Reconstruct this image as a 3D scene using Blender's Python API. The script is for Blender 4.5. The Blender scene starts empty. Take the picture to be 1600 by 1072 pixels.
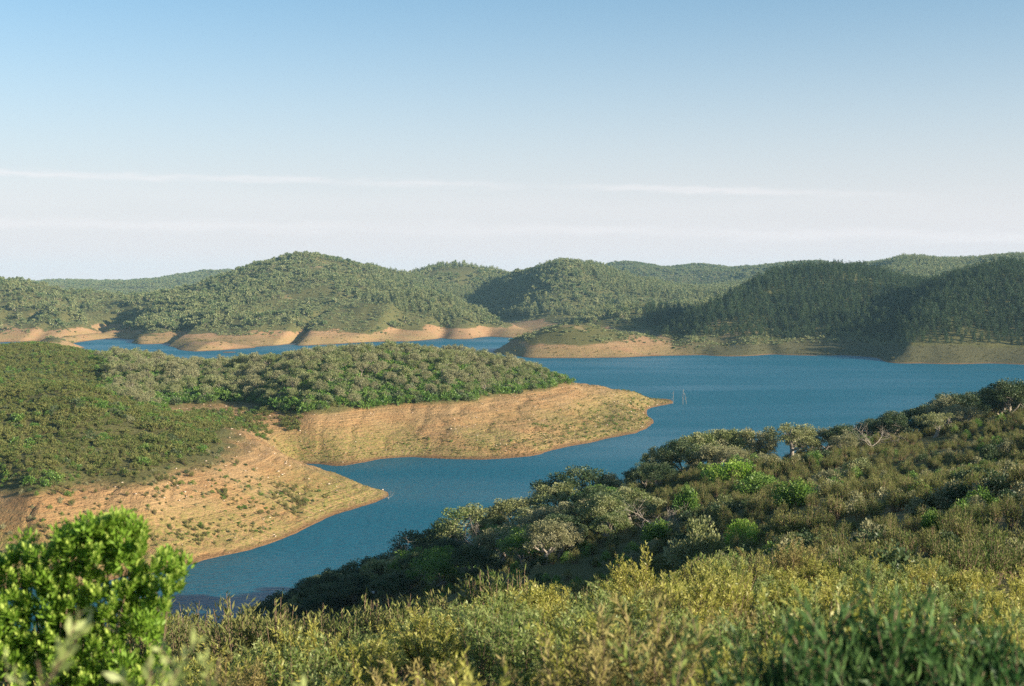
import bpy, math, random
import numpy as np
from mathutils import Vector, Matrix

# ------------------------------------------------------------------ camera, sky, sun, exposure
F_PX, HORIZON, EYE = 2062.0, 450.0, 55.0         # focal length in photo pixels, horizon row, eye height above water
POOL = 13.0                                      # full-pool line of the reservoir above today's water
scene = bpy.context.scene
COL = scene.collection

cam_data = bpy.data.cameras.new('camera')
cam_data.sensor_width = 36.0
cam_data.lens = F_PX * 36.0 / 1600.0
cam_data.shift_y = -(536.0 - HORIZON) / 1600.0
cam_data.clip_start = 0.1
cam_data.clip_end = 30000.0
cam_data.dof.use_dof = True
cam_data.dof.focus_distance = 160.0
cam_data.dof.aperture_fstop = 3.2
cam = bpy.data.objects.new('camera', cam_data)
cam.location = (0, 0, EYE)
cam.rotation_euler = (math.radians(90), 0, 0)
COL.objects.link(cam)
scene.camera = cam

SUN_AZ, SUN_EL = math.radians(114), math.radians(18.5)   # azimuth clockwise from the view direction
to_sun = Vector((math.sin(SUN_AZ) * math.cos(SUN_EL), math.cos(SUN_AZ) * math.cos(SUN_EL), math.sin(SUN_EL)))

world = bpy.data.worlds.new('World')
scene.world = world
world.use_nodes = True
wt = world.node_tree
wt.nodes.clear()

class NT:
    """tiny helper around a node tree"""
    def __init__(self, t): self.t = t
    def n(self, kind, **kw):
        nd = self.t.nodes.new(kind)
        for k, v in kw.items():
            setattr(nd, k, v)
        return nd
    def l(self, a, b): self.t.links.new(a, b)
    def val(self, sock, v):
        if hasattr(v, 'is_output'): self.l(v, sock)
        else: sock.default_value = v
    def math(self, op, a, b=0.0, c=0.0, clamp=False):
        nd = self.n('ShaderNodeMath', operation=op, use_clamp=clamp)
        for i, v in enumerate((a, b, c)): self.val(nd.inputs[i], v)
        return nd.outputs[0]
    def mix(self, f, a, b):
        nd = self.n('ShaderNodeMix', data_type='RGBA')
        self.val(nd.inputs[0], f)
        for i, v in ((6, a), (7, b)):
            self.val(nd.inputs[i], v if hasattr(v, 'is_output') else (*v, 1.0))
        return nd.outputs[2]
    def step(self, v, lo, hi):
        nd = self.n('ShaderNodeMapRange', interpolation_type='SMOOTHSTEP')
        self.val(nd.inputs[0], v); nd.inputs[1].default_value = lo; nd.inputs[2].default_value = hi
        return nd.outputs[0]
    def noise(self, vec, scale, detail=4.0, rough=0.55, dist=0.0):
        nd = self.n('ShaderNodeTexNoise')
        if vec is not None: self.l(vec, nd.inputs['Vector'])
        nd.inputs['Scale'].default_value = scale; nd.inputs['Detail'].default_value = detail
        nd.inputs['Roughness'].default_value = rough; nd.inputs['Distortion'].default_value = dist
        return nd.outputs[0]
    def mapping(self, vec, scale=(1, 1, 1), loc=(0, 0, 0)):
        nd = self.n('ShaderNodeMapping')
        self.l(vec, nd.inputs[0]); nd.inputs['Scale'].default_value = scale; nd.inputs['Location'].default_value = loc
        return nd.outputs[0]

W = NT(wt)
sky = W.n('ShaderNodeTexSky', sky_type='NISHITA')
sky.sun_disc = False
sky.sun_elevation = SUN_EL
sky.sun_rotation = SUN_AZ
sky.altitude = 100.0
sky.air_density = 1.0
sky.dust_density = 1.2
sky.ozone_density = 2.5
tc = W.n('ShaderNodeTexCoord')
sep = W.n('ShaderNodeSeparateXYZ'); W.l(tc.outputs['Generated'], sep.inputs[0])
X, Y, Z = sep.outputs
def streak(a, b, width, amount, scale):
    # a thin high streak of ice cloud lying along one great circle of the sky
    t = W.math('SUBTRACT', Z, W.math('ADD', W.math('MULTIPLY', Y, a), W.math('MULTIPLY', X, b)))
    wob = W.noise(W.mapping(tc.outputs['Generated'], (scale, scale, scale * 6)), 1.0, 5.0, 0.6)
    t = W.math('ADD', t, W.math('MULTIPLY', W.math('SUBTRACT', wob, 0.5), width * 4.5))
    g = W.math('POWER', 2.718, W.math('MULTIPLY', W.math('POWER', W.math('DIVIDE', t, width), 2.0), -1.0))
    patch = W.noise(W.mapping(tc.outputs['Generated'], (scale * 0.25, scale * 0.25, scale)), 1.0, 3.0)
    return W.math('MULTIPLY', g, W.math('MULTIPLY', W.step(patch, 0.26, 0.58), amount))
s1 = streak(0.0775, -0.0244, 0.0022, 0.42, 26.0)
s2 = streak(0.0440, -0.0130, 0.0042, 0.34, 14.0)
s3 = streak(0.0640, -0.0180, 0.0110, 0.10, 6.0)
s1 = W.math('MULTIPLY', s1, W.step(X, 0.33, 0.16))          # the streak ends to the right
cloud = W.math('ADD', W.math('ADD', s1, s2), s3, clamp=True)
# thin high veil of ice cloud, thicker in the line of sight the lower one looks, the same all round
veil = W.math('POWER', 2.718, W.math('MULTIPLY', W.math('POWER', W.math('DIVIDE', Z, 0.15), 2.0), -1.0))
tint = W.n('ShaderNodeMix', data_type='RGBA', blend_type='MULTIPLY'); tint.inputs[0].default_value = 1.0
W.l(sky.outputs[0], tint.inputs[6]); tint.inputs[7].default_value = (0.74, 1.0, 1.03, 1.0)
skycol = W.mix(W.math('MULTIPLY', veil, 0.96), tint.outputs[2], (5.08, 4.78, 4.96))
skycol = W.mix(cloud, skycol, (5.9, 5.6, 5.65))
bg = W.n('ShaderNodeBackground'); W.l(skycol, bg.inputs[0]); bg.inputs[1].default_value = 0.070
out = W.n('ShaderNodeOutputWorld'); W.l(bg.outputs[0], out.inputs[0])

sun_data = bpy.data.lights.new('sun', 'SUN')
sun_data.energy = 5.0
sun_data.angle = math.radians(0.5)
sun_data.color = (1.0, 0.86, 0.66)
sun = bpy.data.objects.new('sun', sun_data)
sun.rotation_euler = to_sun.to_track_quat('Z', 'Y').to_euler()
sun.location = (300, -100, 300)
COL.objects.link(sun)

vs = scene.view_settings
vs.view_transform = 'Standard'; vs.look = 'None'; vs.gamma = 1.0; vs.use_curve_mapping = False
vs.exposure = 1.28
cy = scene.cycles
cy.max_bounces = 4; cy.diffuse_bounces = 2; cy.glossy_bounces = 2; cy.transmission_bounces = 3
cy.transparent_max_bounces = 4; cy.volume_bounces = 0
cy.use_denoising = False
cy.sample_clamp_indirect = 4.0

# ------------------------------------------------------------------ noise
_tab = np.random.default_rng(7).random((256, 256))
def vnoise(x, y, s=0):
    x = np.asarray(x, float) + s * 17.31; y = np.asarray(y, float) + s * 9.77
    xi = np.floor(x).astype(int); yi = np.floor(y).astype(int)
    fx = x - xi; fy = y - yi
    fx = fx * fx * fx * (fx * (fx * 6 - 15) + 10); fy = fy * fy * fy * (fy * (fy * 6 - 15) + 10)
    a = _tab[xi & 255, yi & 255]; b = _tab[(xi + 1) & 255, yi & 255]
    c = _tab[xi & 255, (yi + 1) & 255]; d = _tab[(xi + 1) & 255, (yi + 1) & 255]
    return (a * (1 - fx) + b * fx) * (1 - fy) + (c * (1 - fx) + d * fx) * fy
def fbm(x, y, s=0, oct=4):
    v = 0; a = 0.5; t = 0
    for k in range(oct):
        v = v + a * vnoise(x * 2 ** k, y * 2 ** k, s + k * 3); t += a; a *= 0.5
    return v / t - 0.5
def sstep(v, lo, hi):
    t = np.clip((v - lo) / (hi - lo), 0, 1)
    return t * t * (3 - 2 * t)

# ------------------------------------------------------------------ terrain heights: surveyed points (photo column, distance, height)
CP = []
def P(px, py, d, tree=0.0):                      # a sight line to a crest or slope at a known distance
    CP.append((px, d, EYE - d * (py - HORIZON) / F_PX - tree))
def Zp(px, d, z): CP.append((px, d, z))
def shore(px, py, z=0.0): CP.append((px, (EYE - z) * F_PX / (py - HORIZON), z))

# the hillside the camera stands on
for px, s in ((-500, .25), (-100, .25), (150, .25), (300, .245), (500, .225), (800, .195), (1200, .178), (1500, .18), (1800, .178), (2200, .17)):
    for d in (2, 4, 8, 14, 22):
        Zp(px, d, EYE - 1.7 - s * d)
for px, col in {
    -500: ((40, 43.5), (80, 30), (120, 18), (160, 7), (190, 0), (205, -4)),
    0: ((40, 43.5), (80, 30), (120, 18), (160, 7), (190, 0), (205, -4)),
    300: ((40, 43.6), (80, 31), (120, 19), (160, 9), (190, 2.5), (200, 0), (210, -3)),
    500: ((40, 43.3), (60, 37.5), (80, 32), (120, 22), (150, 16.4), (180, 11.3), (200, 5), (213, 0), (225, -4)),
    750: ((40, 44.3), (60, 39.2), (80, 34.8), (120, 27.8), (150, 23.7), (170, 21), (190, 15), (215, 5), (226, 0), (240, -4)),
    1000: ((40, 45), (60, 40.4), (80, 36.6), (120, 31.6), (160, 29), (185, 27), (215, 18), (250, 3), (260, 0), (280, -4)),
    1235: ((40, 46.2), (70, 41.5), (110, 36.9), (150, 33.2), (190, 30.3), (220, 25), (270, 6), (290, 0), (310, -4)),
    1400: ((40, 46.8), (70, 42.5), (110, 37.5), (150, 34.2), (200, 31.5), (230, 27), (290, 6), (315, 0), (340, -4)),
    1500: ((40, 46.8), (70, 42.8), (110, 38.5), (160, 34.6), (220, 32), (250, 28), (310, 6), (340, 0), (370, -5)),
    1750: ((40, 47.5), (70, 44.5), (110, 41.5), (160, 39), (220, 37), (270, 32), (350, 6), (380, 0), (420, -5)),
    2150: ((40, 48), (110, 44.5), (220, 41), (300, 36), (400, 8), (440, 0), (480, -5)),
}.items():
    for d, z in col: Zp(px, d, z)
# open water
for px, py in ((350, 920), (450, 880), (560, 830), (640, 790), (720, 750), (620, 740), (850, 730), (950, 705), (1020, 690),
               (1080, 660), (1150, 630), (1300, 640), (1450, 600), (1100, 600), (960, 580), (1200, 580), (1400, 585), (1600, 590), (1900, 590), (1060, 645)):
    shore(px, py, 0); CP[-1] = (px, CP[-1][1], -7.0)
for px in (-500, -100): Zp(px, 225, -5)
# left spur and scrub hill
for px, py in ((-480, 925), (-200, 920), (60, 915), (200, 900), (299, 882), (398, 857), (458, 836), (536, 800), (600, 779), (609, 773), (572, 760), (501, 736), (462, 725)): shore(px, py)
for px, py in ((-480, 775), (-200, 775), (61, 774), (122, 762), (217, 753), (267, 738), (330, 722), (373, 701)): shore(px, py, POOL)
P(430, 711, 352); P(500, 734, 362); P(550, 753, 352)
P(330, 790, 290); P(430, 770, 318)
for a in ((64, 610, 400), (118, 607, 400), (164, 623, 392), (236, 646, 385), (301, 666, 380), (366, 690, 362), (-200, 600, 410), (-480, 590, 420)): P(*a)
P(61, 690, 330); P(200, 692, 335); P(-200, 690, 330)
Zp(118, 480, 17.5); Zp(236, 450, 14); Zp(-200, 490, 19); Zp(-480, 490, 20); Zp(0, 485, 18)
# cove and middle peninsula
for px, py in ((500, 724), (580, 720), (710, 718), (797, 716), (836, 711), (878, 700), (920, 692), (990, 678), (1016, 666), (1021, 657), (1011, 645), (1016, 638), (1048, 631)): shore(px, py)
for px, py in ((490, 645), (440, 642), (545, 640), (605, 634), (703, 631), (773, 618), (850, 609), (892, 597)): shore(px, py, POOL)
P(380, 664, 425); P(330, 652, 440); P(420, 690, 400); P(940, 642, 545)
for a in ((481, 543, 560, 6), (605, 536, 580, 6), (696, 540, 590, 6), (762, 549, 600, 6), (832, 562, 610, 6), (888, 588, 612, 2.5), (383, 553, 570, 6), (268, 558, 600, 5), (223, 549, 640, 5), (161, 541, 660, 5), (60, 527, 700, 4), (-200, 515, 720, 4), (-480, 505, 720, 4)): P(*a)
Zp(300, 490, 14.5); Zp(400, 490, 15.5); Zp(161, 560, 18.5); Zp(0, 590, 20.5); Zp(-200, 590, 23)
P(937, 603, 628); P(990, 612, 634); P(1039, 624, 640)
for px, d in ((480, 700), (600, 705), (700, 700), (800, 690), (880, 672), (950, 660), (1010, 655), (383, 730), (268, 770), (161, 830), (60, 880), (-200, 900)):
    Zp(px, d, 0)
    Zp(px, d * 1.08, -5)
# left arm of the lake and its far shores
for px, py in ((-200, 542), (60, 541), (128, 536), (174, 530), (165, 521), (190, 520), (207, 535), (245, 540), (270, 542), (300, 549), (345, 551), (395, 548), (404, 542), (430, 540), (461, 541), (520, 540), (600, 538), (706, 534), (759, 533), (806, 529)): shore(px, py)
for px, py in ((-200, 555), (0, 553), (150, 548), (240, 552), (300, 558), (440, 550), (560, 550), (660, 543), (740, 541), (800, 537)):
    shore(px, py); CP[-1] = (px, CP[-1][1], -5.0)
P(345, 530, 1180); P(300, 536, 1190); Zp(340, 1235, 4)
for px, py, d in ((63, 520, 1240), (161, 508, 1510), (-200, 520, 1240), (215, 518, 1320), (268, 516, 1318), (330, 516, 1320), (400, 516, 1318), (480, 514, 1340), (560, 512, 1390), (640, 512, 1397), (700, 509, 1470), (766, 508, 1500)): Zp(px, d, POOL)
for a in ((60, 443, 1750, 5), (99, 450, 1750, 5), (115, 466, 1700, 5), (150, 474, 1690, 5), (184, 479, 1680, 4), (-200, 430, 1800, 5), (-480, 425, 1800, 5), (60, 480, 1500), (120, 492, 1500)): P(*a)
for a in ((203, 480, 1660, 5), (236, 463, 1720, 5), (288, 450, 1800, 5), (363, 429, 1900, 5), (422, 409, 2000, 5), (451, 398, 2000, 5), (497, 401, 2000, 5), (545, 412, 2000, 5), (577, 422, 2000, 5),
          (450, 440, 1750), (450, 482, 1500), (330, 482, 1500), (560, 472, 1550), (584, 446, 1800), (260, 490, 1480), (200, 503, 1500),
          (622, 453, 1650, 3), (675, 460, 1640, 3), (724, 478, 1600, 2), (766, 493, 1560, 1), (801, 506, 1540, 0), (826, 516, 1500), (640, 480, 1520), (590, 462, 1660, 4)): P(*a)
for px, d, z in ((190, 2100, 25), (300, 2300, 40), (100, 2300, 35), (450, 2600, 60), (650, 2030, 56), (700, 2080, 40), (770, 1850, 9), (820, 1650, 0.5), (860, 1640, 3), (700, 1850, 32), (640, 1850, 42)): Zp(px, d, z)
# pine hills behind
for a in ((580, 422, 2400, 8), (640, 425, 2400, 8), (675, 415, 2400, 8), (710, 409, 2400, 8), (738, 412, 2400, 8), (769, 427, 2350, 8),
          (801, 424, 2200, 8), (832, 422, 2150, 8), (864, 409, 2100, 8), (888, 402, 2100, 8), (913, 408, 2100, 8), (955, 423, 2080, 8), (997, 447, 2000, 7), (1060, 475, 1800, 6),
          (760, 460, 2150, 5), (804, 505, 1800), (895, 501, 1750), (860, 450, 1920), (830, 470, 1900), (950, 465, 1900, 4),
          (895, 501, 1550), (930, 486, 1550, 5), (965, 475, 1550, 6), (1007, 471, 1550, 6), (1060, 482, 1500, 6), (1100, 500, 1480, 4), (960, 507, 1450), (1010, 516, 1400)): P(*a)
for px in (941, 1000, 1050): Zp(px, 2800, 50)
for a in ((941, 415, 3500, 8), (983, 408, 3500, 8), (1025, 414, 3500, 8), (1049, 419, 3500, 8), (1080, 412, 3500, 8), (1140, 417, 3500, 8), (1227, 415, 3500, 8), (1060, 445, 2900), (1110, 455, 2500), (1000, 450, 2550),
          (1297, 408, 3000, 8), (1322, 415, 3000, 8), (1371, 414, 2400, 8), (1402, 403, 2400, 8), (1430, 402, 2400, 8), (1490, 408, 2400, 8), (1546, 400, 2400, 8), (1750, 395, 2400, 8), (2100, 395, 2400, 8)): P(*a)
for px, d, z in ((1150, 2000, 40), (1250, 1900, 45), (1350, 1900, 50), (1450, 1850, 50), (1550, 1700, 50), (1750, 1700, 55), (2100, 1700, 60)): Zp(px, d, z)
# right-hand pine hill, its shore and the nearer spur
for a in ((1038, 512, 1250, 3), (1070, 490, 1280, 7), (1115, 468, 1300, 8), (1168, 443, 1350, 9), (1217, 423, 1400, 10), (1280, 416, 1450, 10), (1350, 416, 1480, 10), (1402, 428, 1450, 10), (1455, 437, 1420, 10),
          (1217, 482, 1270), (1300, 490, 1250), (1350, 484, 1270),
          (1455, 440, 1250, 10), (1507, 428, 1200, 10), (1547, 420, 1200, 12), (1650, 418, 1200, 12), (1900, 418, 1200, 12), (2100, 418, 1200, 12),
          (1413, 494, 1130, 7), (1440, 480, 1120, 7), (1550, 490, 1080, 7), (1750, 490, 1080, 7), (2100, 490, 1080, 7)): P(*a)
Zp(1392, 1210, 27); Zp(1380, 1120, 17)
for px, py, d in ((1420, 537, 1008), (1480, 537, 1005), (1547, 537, 1005), (1750, 537, 1005), (2100, 537, 1005), (1075, 526, 1150), (1150, 527, 1160), (1217, 528, 1160), (1280, 530, 1150), (1340, 530, 1120)): Zp(px, d, POOL)
for px, py in ((1007, 557), (1098, 555), (1210, 554), (1315, 555), (1367, 559), (1385, 566), (1437, 568), (1547, 568), (1750, 568), (2100, 568)): shore(px, py)
P(1122, 541, 1105); P(1175, 535, 1112); P(1217, 534, 1112); Zp(1060, 1200, 4); Zp(1130, 1140, 6); Zp(1300, 1100, 6)
# low island-like point in the middle distance
for px, py in ((772, 549), (800, 555), (825, 559), (880, 559.5), (937, 559)): shore(px, py)
for a in ((792, 540, 1120), (815, 525, 1130, 1), (836, 517, 1140, 2), (871, 502, 1150, 3), (920, 506, 1150, 3), (990, 520, 1150, 1), (1032, 533, 1130), (1060, 537, 1130)): P(*a)
for px, py in ((860, 530), (940, 531), (1000, 541)): P(px, py, 1090)
for px, d, z in ((740, 1230, -4), (790, 1240, -4), (860, 1270, -4), (930, 1280, -3), (1000, 1290, -1), (800, 1330, -4)): Zp(px, d, z)
# far ridges
for a in ((-200, 430, 4500, 8), (-480, 430, 4500, 8), (63, 438, 4500, 8), (115, 435, 4500, 8), (177, 438, 4500, 8), (226, 437, 4500, 8), (268, 429, 4200, 8), (317, 422, 4200, 8), (363, 421, 4200, 8), (480, 428, 4500), (700, 430, 4500), (880, 430, 4500)): P(*a)
for px in (-480, 63, 180, 350, 600, 800): Zp(px, 3100, 42)
for px in (-480, 100, 480, 880, 1200, 1500, 2100): Zp(px, 7000, 60)
for px in (1000, 1200, 1400, 1700, 2100): Zp(px, 4600, 70)

cp = np.array(CP)
A_U = 3.2
def uv(u, d): return np.stack([u * A_U, np.log(d)], -1)
c_uv = uv((cp[:, 0] - 800) / F_PX, cp[:, 1])
def tps_k(r2): return 0.5 * r2 * np.log(r2 + 1e-12)
_n = len(cp)
_K = tps_k(((c_uv[:, None] - c_uv[None]) ** 2).sum(-1)) + np.eye(_n) * 1e-4
_Pm = np.concatenate([np.ones((_n, 1)), c_uv], 1)
_A = np.zeros((_n + 3, _n + 3)); _A[:_n, :_n] = _K; _A[:_n, _n:] = _Pm; _A[_n:, :_n] = _Pm.T
_w = np.linalg.solve(_A, np.concatenate([cp[:, 2], np.zeros(3)]))
def tps(u, d):
    q = uv(u, d).reshape(-1, 2); o = np.empty(len(q))
    for i in range(0, len(q), 20000):
        s = q[i:i + 20000]
        r2 = (s[:, None, 0] - c_uv[None, :, 0]) ** 2 + (s[:, None, 1] - c_uv[None, :, 1]) ** 2
        o[i:i + 20000] = tps_k(r2) @ _w[:_n] + _w[_n] + s @ _w[_n + 1:]
    return o.reshape(np.shape(u))

def relief(x, y, z):
    """gullies, terraces and small bumps on top of the surveyed heights"""
    d = np.maximum(y, 1.0)
    up = sstep(z, 3.0, 26.0)
    big = fbm(x / 210, y / 210, 1, 3); rid = 0.5 - np.abs(fbm(x / 120 + big, y / 120, 5, 3)) * 2.4
    far = sstep(d, 800, 1300)
    o = far * up * (rid * 9.0 - 2.0 + big * 7.0 + (0.5 - np.abs(fbm(x / 60, y / 75, 7, 2)) * 3) * 3.0)
    mid = sstep(d, 230, 330) * (1 - far)
    o = o + mid * sstep(z, 1.0, 16.0) * (fbm(x / 45, y / 45, 10, 4) * 2.0)
    bank = sstep(d, 225, 260) * (1 - far)
    o = o + bank * sstep(z, -2, 1) * (fbm(x / 14, y / 14, 12, 3) * 1.3 + fbm(x / 4.5, y / 4.5, 14, 2) * 0.35)
    # steps left by the falling water on the bare banks
    zz = z + o + fbm(x / 20, y / 20, 16, 2) * 1.2
    o = o + bank * sstep(z, 0.2, 1.0) * sstep(z, POOL + 2, POOL - 1) * np.sin(zz * 6.283 / 1.15) * 0.11 * (0.4 + 1.2 * vnoise(x / 25, y / 25, 18))
    # rills running down the banks
    o = o - bank * sstep(z, 0.5, 3) * sstep(z, POOL + 3, POOL - 2) * np.clip(0.07 - np.abs(fbm(x / 11, y / 30, 20, 3)), 0, 1) * 9.0
    o = o + far * sstep(z, -3, 4) * (fbm(x / 50, y / 50, 15, 3) * 3.5 + fbm(x / 95, y / 160, 17, 2) * 9.0)
    # gullies that scallop the far left shore into lobes
    px = x / d * F_PX + 800
    gul = np.clip(0.16 - np.abs(fbm(x / 62, y / 420, 19, 2)), 0, 1) / 0.16
    o = o - far * sstep(px, 860, 780) * sstep(d, 1850, 1500) * sstep(z, -4, 4) * sstep(z, 60, 22) * gul * 11.0
    near = 1 - sstep(d, 230, 330)
    o = o + near * sstep(d, 12, 60) * (fbm(x / 22, y / 22, 21, 4) * 3.2)
    o = o + near * fbm(x / 3.0, y / 3.0, 25, 3) * 0.35
    return o

def _steps(*seg):
    v = [np.exp(np.linspace(math.log(a), math.log(b), n, endpoint=False)) for a, b, n in seg]
    return np.concatenate(v + [[seg[-1][1]]])
V = _steps((2, 230, 170), (230, 720, 290), (720, 950, 24), (950, 2100, 230), (2100, 7000, 80))
NU, NV = 560, len(V)
U = np.linspace(-0.62, 0.62, NU)
GU, GV = np.meshgrid(U, V, indexing='ij')
GZ = tps(GU, GV)
GX, GY = GU * GV, GV
GZ = GZ + relief(GX, GY, GZ)
def bil(A, x, y):
    u = np.clip((np.asarray(x) / np.asarray(y) + 0.62) / 1.24 * (NU - 1), 0, NU - 1.001)
    v = np.clip(np.interp(y, V, np.arange(NV)), 0, NV - 1.001)
    i = u.astype(int); j = v.astype(int); fu = u - i; fv = v - j
    return (A[i, j] * (1 - fu) + A[i + 1, j] * fu) * (1 - fv) + (A[i, j + 1] * (1 - fu) + A[i + 1, j + 1] * fu) * fv
def ground(x, y): return bil(GZ, np.atleast_1d(np.asarray(x, float)), np.atleast_1d(np.asarray(y, float)))
# sight-line test: highest ground angle in front of each grid point
ANG = (GZ - EYE) / GV
HID = np.maximum.accumulate(ANG, axis=1)
def in_sight(x, y, top):
    """does a point this high at x,y show over the ground in front of it"""
    return (top - EYE) / y > bil(HID, x, y * 0.995) - 1e-4

# ------------------------------------------------------------------ materials
def new_mat(name):
    m = bpy.data.materials.new(name); m.use_nodes = True
    m.node_tree.nodes.clear()
    return m, NT(m.node_tree)
def finish(T, shader, bump=None):
    o = T.n('ShaderNodeOutputMaterial'); T.l(shader, o.inputs[0])

def terrain_material():
    m, T = new_mat('dry_hillside_soil')
    geo = T.n('ShaderNodeNewGeometry'); pos = geo.outputs['Position']
    sp = T.n('ShaderNodeSeparateXYZ'); T.l(pos, sp.inputs[0]); z = sp.outputs[2]
    n_big = T.noise(pos, 0.012, 4.0); n_mid = T.noise(pos, 0.07, 5.0); n_fine = T.noise(pos, 0.9, 5.0, 0.65)
    strand = T.noise(T.mapping(pos, (0.012, 0.012, 1.5)), 1.0, 4.0, 0.6)      # old waterlines left on the bank
    faraway = T.step(sp.outputs[1], 850.0, 1000.0)
    zz = T.math('ADD', z, T.math('MULTIPLY', T.math('SUBTRACT', n_mid, 0.5), 3.0))
    zz = T.math('ADD', zz, T.math('MULTIPLY', faraway, T.math('ADD', 2.5, T.math('MULTIPLY', T.math('SUBTRACT', T.noise(pos, 0.02, 4.0), 0.5), 20.0))))
    tan = T.mix(T.step(n_mid, 0.35, 0.65), (0.312, 0.180, 0.084), (0.345, 0.225, 0.116))
    tan = T.mix(T.step(strand, 0.46, 0.62), tan, (0.275, 0.178, 0.088))
    tan = T.mix(T.math('MULTIPLY', T.step(n_fine, 0.52, 0.7), 0.55), tan, (0.27, 0.19, 0.085))
    n_grit = T.noise(pos, 3.5, 3.0, 0.7)
    tan = T.mix(T.math('MULTIPLY', T.step(n_grit, 0.48, 0.66), 0.62), tan, (0.21, 0.145, 0.07))
    grass = T.mix(n_fine, (0.200, 0.195, 0.052), (0.130, 0.145, 0.040))
    gm = T.math('MULTIPLY', T.step(T.math('ADD', n_big, T.math('MULTIPLY', n_mid, 0.5)), 0.58, 0.76), T.step(z, 11.0, 4.0))
    gm = T.math('MULTIPLY', gm, T.math('MULTIPLY', T.step(n_fine, 0.34, 0.62), 0.8))
    bank = T.mix(gm, tan, grass)
    bank = T.mix(T.math('MULTIPLY', faraway, 0.3), bank, (0.30, 0.172, 0.118))
    # weedy right-hand shore across the lake, its shade also mixed into the colour
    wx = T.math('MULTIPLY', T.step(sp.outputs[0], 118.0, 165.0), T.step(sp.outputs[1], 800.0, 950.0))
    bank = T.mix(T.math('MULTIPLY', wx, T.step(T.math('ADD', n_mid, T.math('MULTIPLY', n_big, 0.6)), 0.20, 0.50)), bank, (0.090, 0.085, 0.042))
    wet = T.step(T.math('ADD', z, T.math('MULTIPLY', n_mid, 0.9)), 1.35, 0.6)
    bank = T.mix(wet, bank, (0.17, 0.10, 0.05))
    scrub = T.mix(n_mid, (0.075, 0.082, 0.030), (0.125, 0.112, 0.046))
    scrub = T.mix(T.step(T.math('ADD', n_big, T.math('MULTIPLY', n_fine, 0.12)), 0.68, 0.76), scrub, (0.24, 0.18, 0.09))
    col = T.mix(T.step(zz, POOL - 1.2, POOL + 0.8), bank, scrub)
    b = T.n('ShaderNodeBsdfPrincipled'); T.l(col, b.inputs['Base Color']); b.inputs['Roughness'].default_value = 0.95
    b.inputs['Specular IOR Level'].default_value = 0.1
    bp = T.n('ShaderNodeBump'); bp.inputs['Strength'].default_value = 1.0; bp.inputs['Distance'].default_value = 0.9
    T.l(T.math('ADD', n_fine, T.math('MULTIPLY', strand, 0.7)), bp.inputs['Height']); T.l(bp.outputs[0], b.inputs['Normal'])
    finish(T, b.outputs[0]); return m

def water_material():
    m, T = new_mat('lake_water')
    geo = T.n('ShaderNodeNewGeometry'); pos = geo.outputs['Position']
    w1 = T.noise(T.mapping(pos, (0.35, 0.9, 1)), 1.0, 4.0, 0.6, 0.4)
    w2 = T.noise(T.mapping(pos, (0.05, 0.12, 1)), 1.0, 3.0, 0.55)
    gust = T.noise(T.mapping(pos, (0.004, 0.012, 1)), 1.0, 3.0)
    b = T.n('ShaderNodeBsdfPrincipled')
    b.inputs['Base Color'].default_value = (0.001, 0.086, 0.132, 1)
    b.inputs['IOR'].default_value = 1.333
    T.l(T.math('ADD', T.math('MULTIPLY', T.step(gust, 0.35, 0.65), 0.20), 0.30), b.inputs['Roughness'])
    b.inputs['Specular IOR Level'].default_value = 0.5
    bp = T.n('ShaderNodeBump'); bp.inputs['Strength'].default_value = 1.0; bp.inputs['Distance'].default_value = 0.5
    T.l(T.math('ADD', w1, T.math('MULTIPLY', w2, 0.5)), bp.inputs['Height']); T.l(bp.outputs[0], b.inputs['Normal'])
    finish(T, b.outputs[0]); return m

def leaf_material(name, cols, trans=0.25, rough=0.55, spec=0.25, size=None):
    """cols: two or three leaf colours mixed by plant and by leaf"""
    m, T = new_mat(name)
    oi = T.n('ShaderNodeObjectInfo'); at = T.n('ShaderNodeAttribute', attribute_name='tint')
    c = T.mix(oi.outputs['Random'], cols[0], cols[1])
    c = T.mix(T.step(at.outputs['Fac'], 0.35, 1.0), c, cols[2])
    b = T.n('ShaderNodeBsdfPrincipled'); T.l(c, b.inputs['Base Color'])
    b.inputs['Roughness'].default_value = rough; b.inputs['Specular IOR Level'].default_value = spec
    t = T.n('ShaderNodeBsdfTranslucent'); T.l(c, t.inputs[0])
    mx = T.n('ShaderNodeMixShader'); mx.inputs[0].default_value = trans
    T.l(b.outputs[0], mx.inputs[1]); T.l(t.outputs[0], mx.inputs[2])
    finish(T, mx.outputs[0]); return m

def bark_material(name, a, b_):
    m, T = new_mat(name)
    tcn = T.n('ShaderNodeTexCoord')
    n = T.noise(T.mapping(tcn.outputs['Object'], (6, 6, 1.6)), 1.0, 5.0, 0.65)
    b = T.n('ShaderNodeBsdfPrincipled'); T.l(T.mix(T.step(n, 0.35, 0.65), a, b_), b.inputs['Base Color'])
    b.inputs['Roughness'].default_value = 0.9
    bp = T.n('ShaderNodeBump'); bp.inputs['Strength'].default_value = 0.7; bp.inputs['Distance'].default_value = 0.05
    T.l(n, bp.inputs['Height']); T.l(bp.outputs[0], b.inputs['Normal'])
    finish(T, b.outputs[0]); return m

M_SOIL = terrain_material()
M_WATER = water_material()

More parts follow.
